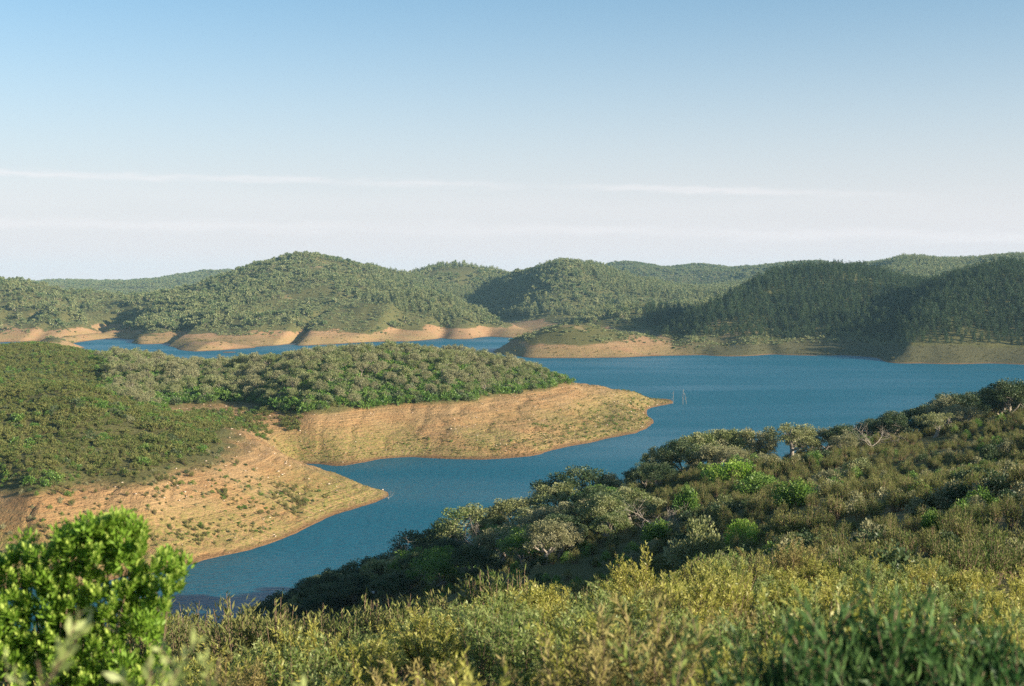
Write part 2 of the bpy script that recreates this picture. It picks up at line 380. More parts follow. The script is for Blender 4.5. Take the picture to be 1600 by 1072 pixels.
# ------------------------------------------------------------------ object helpers
def link(o, parent=None):
    COL.objects.link(o)
    if parent is not None: o.parent = parent
    return o
def tag(o, label=None, cat=None, group=None, kind=None):
    if label: o['label'] = label
    if cat: o['category'] = cat
    if group: o['group'] = group
    if kind: o['kind'] = kind
    return o
def mesh_np(name, verts, faces, mat, tint=None, smooth=False):
    """mesh from numpy arrays; faces is a list of arrays, each (n, k)"""
    me = bpy.data.meshes.new(name)
    verts = np.asarray(verts, np.float32)
    me.vertices.add(len(verts)); me.vertices.foreach_set('co', verts.ravel())
    loops = np.concatenate([np.asarray(f).ravel() for f in faces]).astype(np.int32)
    tot = np.concatenate([np.full(len(f), np.asarray(f).shape[1]) for f in faces]).astype(np.int32)
    start = np.concatenate([[0], np.cumsum(tot)[:-1]]).astype(np.int32)
    me.loops.add(len(loops)); me.loops.foreach_set('vertex_index', loops)
    me.polygons.add(len(tot)); me.polygons.foreach_set('loop_start', start); me.polygons.foreach_set('loop_total', tot)
    me.update(calc_edges=True)
    if smooth: me.polygons.foreach_set('use_smooth', np.ones(len(tot), bool))
    if tint is not None:
        a = me.attributes.new('tint', 'FLOAT', 'FACE'); a.data.foreach_set('value', np.asarray(tint, np.float32))
    me.materials.append(mat)
    return me

# ------------------------------------------------------------------ ground, lake
def build_terrain():
    idx = np.arange(NU * NV).reshape(NU, NV)
    f = np.stack([idx[:-1, :-1], idx[1:, :-1], idx[1:, 1:], idx[:-1, 1:]], -1).reshape(-1, 4)
    pts = np.stack([GX, GY, GZ], -1).reshape(-1, 3)
    zf = pts[f, 2].max(1)
    keep = zf > -3.5
    f = f[keep]
    cy_ = pts[f, 1].mean(1); cx_ = pts[f, 0].mean(1)
    # the lake parts the land into separate pieces: grow connected pieces of ground
    lab = np.arange(NU * NV)
    while True:
        m = lab[f].min(1)
        new = lab.copy(); np.minimum.at(new, f.ravel(), np.repeat(m, 4))
        new = new[new]
        if (new == lab).all(): break
        lab = new
    flab = lab[f[:, 0]]
    ids, cnt = np.unique(flab, return_counts=True)
    made = []
    for i, c in sorted(zip(ids, cnt), key=lambda t: -t[1]):
        if c < 30: continue
        ff = f[flab == i]
        used, inv = np.unique(ff, return_inverse=True)
        p = pts[used]
        d0 = p[:, 1].min()
        nm = 'near_hillside' if d0 < 20 else ('left_shore_hills' if d0 < 500 else ('far_hills' if p[:, 1].max() > 3000 else 'islet'))
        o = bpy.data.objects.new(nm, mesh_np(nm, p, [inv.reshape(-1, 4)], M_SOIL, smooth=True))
        link(o); tag(o, kind='structure'); made.append((nm, c, d0))
    print('terrain pieces', made)
    # the hilltop carries on behind the camera
    xs = np.linspace(-60, 60, 40); ys = np.linspace(-60, 2.3, 24)
    A, B = np.meshgrid(xs, ys, indexing='ij')
    Zb = EYE - 1.95 - 0.21 * np.maximum(B, -8) + fbm(A / 6, B / 6, 3, 3) * 0.3 - 0.02 * np.abs(A)
    ix = np.arange(A.size).reshape(A.shape)
    ff = np.stack([ix[:-1, :-1], ix[1:, :-1], ix[1:, 1:], ix[:-1, 1:]], -1).reshape(-1, 4)
    o = bpy.data.objects.new('hilltop', mesh_np('hilltop', np.stack([A, B, Zb], -1).reshape(-1, 3), [ff], M_SOIL, smooth=True))
    link(o); tag(o, kind='structure')
build_terrain()

def build_water():
    xs = [-4800, 4800]; ys = [-180, 7200]
    v = [(xs[0], ys[0], 0), (xs[1], ys[0], 0), (xs[1], ys[1], 0), (xs[0], ys[1], 0)]
    o = bpy.data.objects.new('lake_water', mesh_np('lake_water', v, [np.array([[0, 1, 2, 3]])], M_WATER))
    link(o); tag(o, kind='structure')
build_water()

# ------------------------------------------------------------------ plant shapes
M_BARK = bark_material('cork_bark', (0.10, 0.085, 0.07), (0.30, 0.26, 0.20))
M_PALE = bark_material('pale_bare_bark', (0.19, 0.16, 0.13), (0.34, 0.30, 0.25))
M_PINEBARK = bark_material('pine_bark', (0.06, 0.045, 0.035), (0.13, 0.10, 0.075))
M_TWIG = bark_material('shrub_stem_bark', (0.10, 0.065, 0.04), (0.22, 0.15, 0.10))
M_OAK = leaf_material('cork_oak_leaves', [(0.136, 0.185, 0.056), (0.221, 0.239, 0.099), (0.326, 0.330, 0.162)], 0.3, 0.5, 0.3)
M_OAKDARK = leaf_material('holm_oak_leaves', [(0.036, 0.070, 0.029), (0.065, 0.101, 0.039), (0.119, 0.148, 0.068)], 0.25, 0.5, 0.3)
M_GREY = leaf_material('grey_olive_leaves', [(0.194, 0.202, 0.099), (0.257, 0.253, 0.131), (0.348, 0.329, 0.189)], 0.3, 0.6, 0.2)
M_GREEN = leaf_material('green_shrub_leaves', [(0.062, 0.150, 0.025), (0.114, 0.207, 0.037), (0.202, 0.299, 0.062)], 0.35, 0.45, 0.3)
M_LIME = leaf_material('sunlit_mastic_leaves', [(0.131, 0.273, 0.027), (0.210, 0.352, 0.042), (0.441, 0.546, 0.126)], 0.45, 0.5, 0.25)
M_HEATH = leaf_material('heath_twigs', [(0.072, 0.120, 0.029), (0.187, 0.190, 0.063), (0.247, 0.243, 0.091)], 0.3, 0.7, 0.1)
M_ROCKROSE = leaf_material('rockrose_leaves', [(0.185, 0.222, 0.036), (0.345, 0.330, 0.062), (0.500, 0.475, 0.130)], 0.4, 0.45, 0.35)
M_ROCKGREEN = leaf_material('young_rockrose_leaves', [(0.117, 0.189, 0.041), (0.194, 0.256, 0.058), (0.387, 0.436, 0.165)], 0.4, 0.45, 0.35)
M_ROCKDRY = leaf_material('withered_rockrose_leaves', [(0.224, 0.208, 0.064), (0.288, 0.228, 0.076), (0.384, 0.328, 0.136)], 0.35, 0.6, 0.2)
M_FEATHER = leaf_material('feathery_broom_leaves', [(0.033, 0.100, 0.028), (0.052, 0.123, 0.034), (0.133, 0.228, 0.071)], 0.35, 0.5, 0.3)
M_PINE = leaf_material('pine_needles', [(0.018, 0.045, 0.020), (0.039, 0.073, 0.027), (0.071, 0.102, 0.043)], 0.25, 0.6, 0.2)  # right hill's shade is partly put into this darker needle colour
M_FAR = leaf_material('far_tree_leaves', [(0.087, 0.141, 0.059), (0.220, 0.239, 0.107), (0.304, 0.313, 0.161)], 0.25, 0.7, 0.1)
M_TUFT = leaf_material('bank_weed_leaves', [(0.090, 0.098, 0.033), (0.189, 0.168, 0.061), (0.213, 0.193, 0.074)], 0.3, 0.7, 0.1)

def unit(v): return v / np.maximum(np.linalg.norm(v, axis=-1, keepdims=True), 1e-9)
def rdir(rng, n): return unit(rng.normal(size=(n, 3)))
def cards(P_, D, L, Wd, rng, curl=0.0):
    """one four-cornered leaf each: base, side, tip, side"""
    n = len(P_); L = np.broadcast_to(L, n)[:, None]; Wd = np.broadcast_to(Wd, n)[:, None]
    S = unit(np.cross(D, rdir(rng, n))); N = np.cross(S, D)
    m = P_ + D * L * 0.45 + N * L * curl
    v = np.stack([P_, m + S * Wd * 0.5, P_ + D * L, m - S * Wd * 0.5], 1).reshape(-1, 3)
    return v, np.arange(4 * n).reshape(n, 4)
def tube(pts, rad, seg=6):
    pts = np.asarray(pts, float); rad = np.asarray(rad, float); k = len(pts)
    t = unit(np.gradient(pts, axis=0))
    ref = np.where(np.abs(t[:, 2:3]) > 0.9, np.array([[1.0, 0, 0]]), np.array([[0, 0, 1.0]]))
    a = unit(np.cross(t, ref)); b = np.cross(t, a)
    an = np.linspace(0, 2 * np.pi, seg, endpoint=False)
    v = pts[:, None] + rad[:, None, None] * (np.cos(an)[None, :, None] * a[:, None] + np.sin(an)[None, :, None] * b[:, None])
    ix = np.arange(k * seg).reshape(k, seg)
    f = np.stack([ix[:-1], np.roll(ix[:-1], -1, 1), np.roll(ix[1:], -1, 1), ix[1:]], -1).reshape(-1, 4)
    return v.reshape(-1, 3), f
def join(parts):
    vs_, fs_, o = [], [], 0
    for v, f in parts:
        vs_.append(v); fs_.append(f + o); o += len(v)
    return np.concatenate(vs_), np.concatenate(fs_)
def path(rng, a, d, length, seg, wig, lift=0.0):
    p = [np.array(a, float)]; d = unit(np.array(d, float))
    for i in range(seg):
        d = unit(d + rng.normal(size=3) * wig + np.array([0, 0, lift])); p.append(p[-1] + d * length / seg)
    return np.array(p), d
def skeleton(rng, h, fork, limbs, tilt, reach, r0, sub=3, seg=6, wig=0.22, lift=0.12):
    """trunk, limbs and branches of one tree; returns tubes and branch ends"""
    tubes, tips = [], []
    tp, td = path(rng, (0, 0, -0.25), (rng.normal() * .18, rng.normal() * .18, 1), fork + 0.25, 5, 0.10)
    tubes.append(tube(tp, np.linspace(r0 * 1.25, r0 * .85, len(tp)), seg + 2))
    a0 = rng.random() * 6.28
    for k in range(limbs):
        a = a0 + k * 6.283 / limbs + rng.normal() * .3; ti = tilt * (0.6 + 0.7 * rng.random())
        d = (math.sin(ti) * math.cos(a), math.sin(ti) * math.sin(a), math.cos(ti))
        lp, ld = path(rng, tp[-1 - (k % 2)], d, reach * (0.75 + .4 * rng.random()), 6, wig, lift)
        tubes.append(tube(lp, np.linspace(r0 * .62, r0 * .16, len(lp)), seg)); tips.append(lp[-1])
        for j in range(sub):
            i = 2 + (j * 4) // max(sub, 1) if j else 3
            i = min(i, 5)
            sd = unit(rng.normal(size=3) + np.array([math.cos(a), math.sin(a), .7]) * 1.1)
            sp_, _ = path(rng, lp[i], sd, reach * (.35 + .25 * rng.random()), 4, wig * 1.2, lift)
            tubes.append(tube(sp_, np.linspace(r0 * .26, r0 * .07, len(sp_)), max(4, seg - 2))); tips.append(sp_[-1])
    return tubes, np.array(tips)
def clump_leaves(rng, cen, rad, per, leaf, flat=0.7, up=0.35):
    n = len(cen) * per
    c = np.repeat(cen, per, 0); r = np.repeat(rad, per)
    o = rdir(rng, n); q = o * (rng.random(n) ** 0.45)[:, None] * r[:, None]; q[:, 2] *= flat
    D = unit(o + rdir(rng, n) * 0.9 + np.array([0, 0, up]))
    L = leaf * (0.7 + 0.6 * rng.random(n))
    v, f = cards(c + q, D, L, L * 0.62, rng, 0.1)
    tint = np.clip(np.repeat(rng.random(len(cen)), per) * 0.7 + rng.random(n) * 0.35, 0, 1)
    return v, f, tint
def oak(seed, h=6.5, clumps=34, per=110, leaf=0.2, mat=None, bark=None, wide=0.5, fork=0.3, crad=0.13, seg=6, low=0.2):
    rng = np.random.default_rng(seed)
    tubes, tips = skeleton(rng, h, h * fork, rng.integers(4, 6), 0.85, h * 0.52, h * 0.038, 3, seg)
    n2 = max(0, clumps - len(tips))
    o = rdir(rng, n2); o[:, 2] = np.abs(o[:, 2]) * 1.05 - 0.30
    lob = 0.75 + 0.35 * vnoise(o[:, 0] * 2 + seed, o[:, 1] * 2 + o[:, 2])
    ex = o * np.array([wide * h, wide * h, h * 0.44]) * (lob * (0.72 + .28 * rng.random(n2)))[:, None] + np.array([0, 0, h * 0.52])
    cen = np.concatenate([tips[:clumps], ex])
    cen[:, 2] = np.clip(cen[:, 2], h * low, h * 0.95)
    rad = h * crad * (0.65 + 0.7 * rng.random(len(cen)))
    v, f, t = clump_leaves(rng, cen, rad, per, leaf)
    tv, tf = join(tubes)
    return mesh_np('cork_oak_trunk', tv, [tf], bark or M_BARK, smooth=True), mesh_np('cork_oak_crown', v, [f], mat or M_OAK, t)
def bush(seed, r=1.0, h=1.0, clumps=14, per=70, leaf=0.12, mat=None, stems=5):
    rng = np.random.default_rng(seed)
    o = rdir(rng, clumps); o[:, 2] = np.abs(o[:, 2])
    cen = o * np.array([r, r, h]) * (0.5 + .35 * rng.random(clumps))[:, None] + np.array([0, 0, h * 0.18])
    v, f, t = clump_leaves(rng, cen, min(r, h) * (.28 + .22 * rng.random(clumps)), per, leaf, 0.9, 0.5)
    tb = []
    for k in range(stems):
        c = cen[k % clumps]
        p, _ = path(rng, (rng.normal() * .06 * r, rng.normal() * .06 * r, -0.15), c + np.array([0, 0, .2]), np.linalg.norm(c) * 0.95 + .15, 4, .15)
        tb.append(tube(p, np.linspace(.035, .012, len(p)) * max(r, .5), 4))
    tv, tf = join(tb)
    return mesh_np('shrub_stems', tv, [tf], M_TWIG, smooth=True), mesh_np('shrub_foliage', v, [f], mat or M_GREEN, t)
def brush(seed, r=0.6, h=1.1, stems=60, per=14, leaf=0.10, mat=None, wd=0.22):
    """upright heath or broom: many thin whips carrying narrow leaves"""
    rng = np.random.default_rng(seed)
    a = rng.random(stems) * 6.283; q = np.sqrt(rng.random(stems))
    base = np.stack([np.cos(a) * q * r * .35, np.sin(a) * q * r * .35, np.zeros(stems)], -1)
    tip = np.stack([np.cos(a) * q * r, np.sin(a) * q * r, h * (1 - .45 * q ** 2) * (.75 + .4 * rng.random(stems))], -1)
    t = (0.25 + 0.75 * rng.random((stems, per)) ** .7)
    Pn = base[:, None] + (tip - base)[:, None] * t[..., None] + rng.normal(size=(stems, per, 3)) * r * .06
    D = unit(np.repeat(unit(tip - base), per, 0) * 1.1 + rdir(rng, stems * per) * .9)
    L = leaf * (.6 + .8 * rng.random(stems * per))
    v, f = cards(Pn.reshape(-1, 3), D, L, L * wd, rng, .05)
    tint = np.repeat(rng.random(stems), per) * .6 + rng.random(stems * per) * .4
    tb = [tube(np.stack([base[i] - [0, 0, .1], (base[i] + tip[i]) / 2 + [0, 0, .05 * h], tip[i]]), (.012 * h, .008 * h, .003 * h), 3) for i in range(0, stems, 2)]
    tv, tf = join(tb)
    return mesh_np('brush_stems', tv, [tf], M_TWIG), mesh_np('brush_foliage', v, [f], mat or M_HEATH, tint)
def pine(seed, h=13.0, whorls=11, leaf=0.7, per=9, mat=None, blunt=None):
    rng = np.random.default_rng(seed)
    blunt = rng.random() if blunt is None else blunt
    tp, _ = path(rng, (0, 0, -.4), (rng.normal() * .04, rng.normal() * .04, 1), h * 0.98 + .4, 6, .02)
    cen, rad = [], []
    for w in range(whorls):
        t = 0.16 + 0.84 * (w / (whorls - 1)) ** 0.9
        R = h * ((1 - blunt) * 0.20 * (1 - t) ** 0.75 + blunt * 0.19 * max(0.0, math.sin(math.pi * min(1, t * .93 + .02))) ** .6) * (0.7 + .6 * rng.random()) + .12
        k = max(2, int(6 * (1 - t) + 2))
        for j in range(k):
            a = rng.random() * 6.283
            for s_ in ((0.45, 1.0) if R > 1 else (0.6,)):
                cen.append((math.cos(a) * R * s_, math.sin(a) * R * s_, t * h * .97 - .12 * R * s_ + rng.normal() * .15)); rad.append(.32 + .28 * R)
    v, f, ti = clump_leaves(rng, np.array(cen), np.array(rad), per, leaf, .75, .5)
    tv, tf = tube(tp, np.linspace(h * .016, h * .003, len(tp)), 5)
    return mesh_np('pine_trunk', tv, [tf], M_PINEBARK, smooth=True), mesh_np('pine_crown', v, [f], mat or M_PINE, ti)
def bare_tree(seed, h=5.0, limbs=5, sub=5, r0=0.13, tilt=0.7, mat=None, twigs=3):
    rng = np.random.default_rng(seed)
    tubes, tips = skeleton(rng, h, h * .22, limbs, tilt, h * .75, r0, sub, 6, .28, .10)
    tw = []
    for t in tips:
        for k in range(twigs):
            p, _ = path(rng, t - rng.random(3) * .1, rdir(rng, 1)[0] + np.array([0, 0, .6]), h * (.12 + .12 * rng.random()), 3, .3)
            tw.append(tube(p, np.linspace(r0 * .10, r0 * .04, len(p)), 3))
    tv, tf = join(tubes); wv, wf = join(tw)
    return mesh_np('bare_trunk', tv, [tf], mat or M_PALE, smooth=True), mesh_np('bare_twigs', wv, [wf], mat or M_PALE)

# ------------------------------------------------------------------ placing
def thing(name, parts, x, y, z, scale=1.0, rotz=0.0, label=None, cat=None, group=None, lean=(0, 0)):
    """an Empty at the plant's foot with its parts; alike plants share mesh data"""
    e = bpy.data.objects.new(name, None); e.empty_display_size = 0.3
    link(e); e.location = (x, y, z); e.rotation_euler = (lean[0], lean[1], rotz)
    e.scale = (scale,) * 3 if np.isscalar(scale) else scale
    tag(e, label, cat, group)
    for pn, me in parts:
        link(bpy.data.objects.new(pn, me), e)
    return e
def joined_source(name, meshes):
    """one mesh object used only as the pattern of a stuff scatter"""
    vs_, fs_, mi, ti, off = [], [], [], [], 0
    me = bpy.data.meshes.new(name)
    for k, m in enumerate(meshes):
        n = len(m.vertices); co = np.empty(n * 3, np.float32); m.vertices.foreach_get('co', co)
        li = np.empty(len(m.loops), np.int32); m.loops.foreach_get('vertex_index', li)
        fs_.append(li.reshape(-1, 4) + off); vs_.append(co.reshape(-1, 3)); off += n
        mi.append(np.full(len(m.polygons), k, np.int32))
        t = np.zeros(len(m.polygons), np.float32)
        if 'tint' in m.attributes: m.attributes['tint'].data.foreach_get('value', t)
        ti.append(t)
    me = mesh_np(name, np.concatenate(vs_), [np.concatenate(fs_)], meshes[0].materials[0], np.concatenate(ti))
    for m in meshes[1:]: me.materials.append(m.materials[0])
    me.polygons.foreach_set('material_index', np.concatenate(mi))
    return bpy.data.objects.new(name, me)
def scatter(name, x, y, z, scale, rng, sources, label=None, pick=None, tilt=None):
    """uncountable growth: one stuff object whose points carry the plants"""
    n = len(x)
    me = bpy.data.meshes.new(name)
    me.vertices.add(n); me.vertices.foreach_set('co', np.stack([x, y, z], -1).astype(np.float32).ravel())
    a = me.attributes.new('size', 'FLOAT', 'POINT'); a.data.foreach_set('value', scale.astype(np.float32))
    a = me.attributes.new('turn', 'FLOAT', 'POINT'); a.data.foreach_set('value', (rng.random(n) * 6.283).astype(np.float32))
    a = me.attributes.new('which', 'INT', 'POINT')
    a.data.foreach_set('value', (pick if pick is not None else rng.integers(0, len(sources), n)).astype(np.int32))
    o = bpy.data.objects.new(name, me); link(o); tag(o, label, kind='stuff')
    g = bpy.data.node_groups.new(name + '_growth', 'GeometryNodeTree')
    g.interface.new_socket('Geometry', in_out='INPUT', socket_type='NodeSocketGeometry')
    g.interface.new_socket('Geometry', in_out='OUTPUT', socket_type='NodeSocketGeometry')
    T = NT(g)
    gi = T.n('NodeGroupInput'); go = T.n('NodeGroupOutput'); jn = T.n('GeometryNodeJoinGeometry')
    def attr(nm, ty):
        nd = T.n('GeometryNodeInputNamedAttribute', data_type=ty); nd.inputs[0].default_value = nm; return nd.outputs[0]
    siz, tur, whi = attr('size', 'FLOAT'), attr('turn', 'FLOAT'), attr('which', 'INT')
    cx_ = T.n('ShaderNodeCombineXYZ'); T.l(tur, cx_.inputs[2])
    for k, s in enumerate(sources):
        oi = T.n('GeometryNodeObjectInfo'); oi.inputs['Object'].default_value = s
        cmp_ = T.n('FunctionNodeCompare', data_type='INT', operation='EQUAL'); T.l(whi, cmp_.inputs[2]); cmp_.inputs[3].default_value = k
        ip = T.n('GeometryNodeInstanceOnPoints')
        T.l(gi.outputs[0], ip.inputs['Points']); T.l(cmp_.outputs[0], ip.inputs['Selection'])
        T.l(oi.outputs['Geometry'], ip.inputs['Instance']); T.l(cx_.outputs[0], ip.inputs['Rotation']); T.l(siz, ip.inputs['Scale'])
        T.l(ip.outputs[0], jn.inputs[0])
    T.l(jn.outputs[0], go.inputs[0])
    md = o.modifiers.new('growth', 'NODES'); md.node_group = g
    return o
def sample(rng, n, d0, d1, px0=-40, px1=1640):
    d = np.sqrt(rng.uniform(d0 * d0, d1 * d1, n)); u = (rng.uniform(px0, px1, n) - 800) / F_PX
    return u * d, d
def col_of(x, y): return x / y * F_PX + 800
def row_of(y, z): return HORIZON + (EYE - z) / y * F_PX
def spaced(x, y, gap, order):
    """keep points at least gap apart, taking them in the given order"""
    keep = []; cell = {}
    for i in order:
        k = (int(x[i] // gap), int(y[i] // gap)); ok = True
        for a in (-1, 0, 1):
            for b in (-1, 0, 1):
                for j in cell.get((k[0] + a, k[1] + b), ()):
                    if (x[i] - x[j]) ** 2 + (y[i] - y[j]) ** 2 < gap * gap: ok = False
        if ok: keep.append(i); cell.setdefault(k, []).append(i)
    return np.array(keep, int)

# ------------------------------------------------------------------ far hills: forest as one mass each
rng = np.random.default_rng(11)
far_src = [joined_source('far_oak_pattern', oak(300 + k, 6.5, 11, 16, 1.25, M_FAR, wide=.46, crad=.19, seg=3, fork=.2)) for k in range(4)]
far_pine_src = [joined_source('far_pine_pattern', pine(320 + k, 12.0, 8, 1.3, 4, M_FAR, blunt=(.2, .8, 1.0, .5)[k])) for k in range(4)]
def far_forest():
    x, y = sample(rng, 90000, 1150, 2700); z = ground(x, y); px = col_of(x, y)
    dens = 0.20 + 1.9 * fbm(x / 150, y / 150, 31, 3) + 1.3 * fbm(x / 40, y / 40, 35, 2)
    dens = np.where(y > 2000, dens + .25, dens)
    right = (px > 1030) & (y < 1520)
    pines = ((px > 575) & (px < 1060) & (y > 1500) & (vnoise(x / 70, y / 70, 41) > .55)) | (px > 1060)
    spur = (px > 400) & (px < 830) & (y < 1640) & (z < 55)
    dens = np.where(spur, dens - .22, dens)
    dens = np.where(pines, dens + .45, dens)
    isle = (y < 1250) & (px > 770) & (px < 1040)
    gully = np.clip(0.16 - np.abs(fbm(x / 62, y / 420, 19, 2)), 0, 1) / 0.16 * (px < 830)
    dens = dens + .5 * gully
    ok = (z > POOL + 2 - 6 * gully + 5 * fbm(x / 30, y / 30, 43, 2)) & (rng.random(len(x)) < dens) & ~right & in_sight(x, y, z + 8)
    ok &= ~isle | (rng.random(len(x)) < .9)
    a = ok & ~pines; b = ok & pines
    s = (.5 + 1.05 * rng.random(a.sum()) ** 1.8) * np.where(isle[a], .55, 1)
    scatter('broadleaf_forest', x[a], y[a], z[a] - .2, s, rng, far_src, 'grey green oak forest covering the distant hills')
    scatter('distant_pine_forest', x[b], y[b], z[b] - .2, rng.uniform(.4, 1.05, b.sum()), rng, far_pine_src, 'dark pine forest on the hills behind the lake')
    x, y = sample(rng, 60000, 2700, 4700); z = ground(x, y)
    ok = (rng.random(len(x)) < .75 + fbm(x / 200, y / 200, 51, 3)) & in_sight(x, y, z + 9)
    scatter('forest_on_the_horizon', x[ok], y[ok], z[ok] - .2, rng.uniform(.7, 1.35, ok.sum()), rng, far_src, 'hazy forest on the farthest ridges')
    print('far', a.sum(), b.sum(), ok.sum())
far_forest()

# low scrub clothing the far slopes between the trees
scrub_far = [joined_source('far_scrub_pattern', bush(340 + k, 1.6, 1.3, 6, 10, .8, M_FAR, 2)) for k in range(2)]
def far_scrub():
    x, y = sample(rng, 60000, 1080, 2000); z = ground(x, y)
    ok = (z > POOL - 2.5 - 3 * (col_of(x, y) > 1050) + 16 * fbm(x / 40, y / 40, 45, 3)) & in_sight(x, y, z + 1.2) & (rng.random(len(x)) < .55 + 1.2 * fbm(x / 60, y / 60, 47, 3))
    scatter('far_slope_scrub', x[ok], y[ok], z[ok] - .1, rng.uniform(.6, 1.3, ok.sum()), rng, scrub_far, 'low scrub on the slopes across the lake')
    print('far scrub', ok.sum())
far_scrub()

# right-hand hill: tall pines, the largest as trees of their own
def right_hill_pines():
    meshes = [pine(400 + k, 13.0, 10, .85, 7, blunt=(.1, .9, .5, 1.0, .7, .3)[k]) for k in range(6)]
    x, y = sample(rng, 9000, 1000, 1540, 1010, 1660); z = ground(x, y)
    ok = (z > POOL - 1.0 + 5 * fbm(x / 30, y / 30, 61, 2)) & in_sight(x, y, z + 11)
    x, y, z = x[ok], y[ok], z[ok]
    k = spaced(x, y, 4.4, rng.permutation(len(x))); x, y, z = x[k], y[k], z[k]
    s = rng.uniform(.45, 1.1, len(x)) * (.7 + .3 * sstep(z, 12, 24))
    px = col_of(x, y); show = (px > 0) & (px < 1600) & in_sight(x, y, z + 5)
    size = np.where(show, 13 * s / y, 0)
    big = np.zeros(len(x), bool); big[np.argsort(-size)[:300]] = True
    for i in np.where(big)[0]:
        v = rng.integers(0, 6)
        near = px[i] > 1405 and y[i] < 1260
        row = row_of(y[i], z[i]); look = ('slender pointed', 'rounded', 'ragged', 'broad rounded', 'blunt topped', 'pointed')[v]
        hgt = 'low near the shore' if row > 510 else 'halfway up' if row > 475 else 'high up'
        lab = look + ' dark pine ' + hgt + (' on the right edge slope across the lake' if near else ' on the hill right of the lake')
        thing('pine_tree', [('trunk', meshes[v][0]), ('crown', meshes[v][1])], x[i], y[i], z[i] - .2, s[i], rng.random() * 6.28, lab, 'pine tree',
              'pines on the right edge slope' if near else 'pines on the shaded right hill')
    src = [joined_source('hill_pine_pattern', m) for m in meshes[:3]]
    r = ~big
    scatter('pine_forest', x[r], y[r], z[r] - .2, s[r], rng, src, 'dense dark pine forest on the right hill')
    print('right pines', len(x))
right_hill_pines()

# ------------------------------------------------------------------ middle peninsula and left shore
oak_mid = [oak(500 + k, 6.5, 30, 56, .32, M_GREY if k in (1, 3, 4) else M_OAK, wide=.46, crad=.13, seg=4, fork=.34) for k in range(6)]
bush_mid = [joined_source('mid_bush_pattern', bush(520 + k, 1.3, 1.5, 8, 26, .34, [M_GREEN, M_OAKDARK, M_GREEN][k % 3], 2)) for k in range(3)]
heath_mid = [joined_source('mid_heath_pattern', brush(530 + k, .9, 1.15, 26, 6, .42, M_HEATH, .3)) for k in range(4)]
def peninsula_wood():
    x, y = sample(rng, 26000, 440, 740, 60, 910); z = ground(x, y); px = col_of(x, y)
    wood = sstep(px, 150, 330) * (z > POOL + .9 + 1.5 * fbm(x / 9, y / 9, 71, 2))
    ok = (rng.random(len(x)) < wood * (0.75 + .7 * fbm(x / 30, y / 30, 73, 2))) & in_sight(x, y, z + 6)
    x, y, z, px = x[ok], y[ok], z[ok], px[ok]
    k = spaced(x, y, 4.5, rng.permutation(len(x))); x, y, z, px = x[k], y[k], z[k], px[k]
    s = rng.uniform(.5, 1.2, len(x)) * np.where(px > 860, .6, 1) * (0.8 + .2 * sstep(z, 13, 18))
    show = in_sight(x, y, z + 3.5 * s)
    size = np.where(show, s / y, 0)
    big = np.zeros(len(x), bool); big[np.argsort(-size)[:235]] = True
    for i in np.where(big)[0]:
        v = rng.integers(0, 6)
        row = row_of(y[i], z[i])
        lab = (('grey leafed' if v in (1, 3, 4) else 'olive green') + ' oak ' + ('at the front edge' if row > 622 - .12 * max(0, px[i] - 600) else 'in the heart' if row > 585 else 'on the skyline') + ' of the peninsula wood, ' +
               ('at its right end' if px[i] > 770 else 'right of its centre' if px[i] > 620 else 'left of its centre' if px[i] > 460 else 'at its left end'))
        thing('cork_oak', [('trunk', oak_mid[v][0]), ('crown', oak_mid[v][1])], x[i], y[i], z[i] - .1, s[i], rng.random() * 6.28, lab, 'tree',
              'oaks of the peninsula wood')
    src = [joined_source('peninsula_oak_pattern', m) for m in oak_mid]
    r = ~big
    scatter('peninsula_wood', x[r], y[r], z[r] - .1, s[r], rng, src, 'dense oak wood on top of the peninsula')
    # evergreen undergrowth between and in front of the trunks
    x, y = sample(rng, 26000, 440, 720, 120, 905); z = ground(x, y); px = col_of(x, y)
    ok = (z > POOL + .3 + 2 * fbm(x / 9, y / 9, 71, 2)) & (rng.random(len(x)) < sstep(px, 130, 300) * (.75 + .8 * fbm(x / 20, y / 20, 77, 2))) & in_sight(x, y, z + 2)
    scatter('peninsula_undergrowth', x[ok], y[ok], z[ok] - .1, rng.uniform(.6, 1.9, ok.sum()), rng, bush_mid, 'dark green undergrowth below the peninsula oaks')
    print('wood', len(x), ok.sum(), 'oaks', len(px))
peninsula_wood()

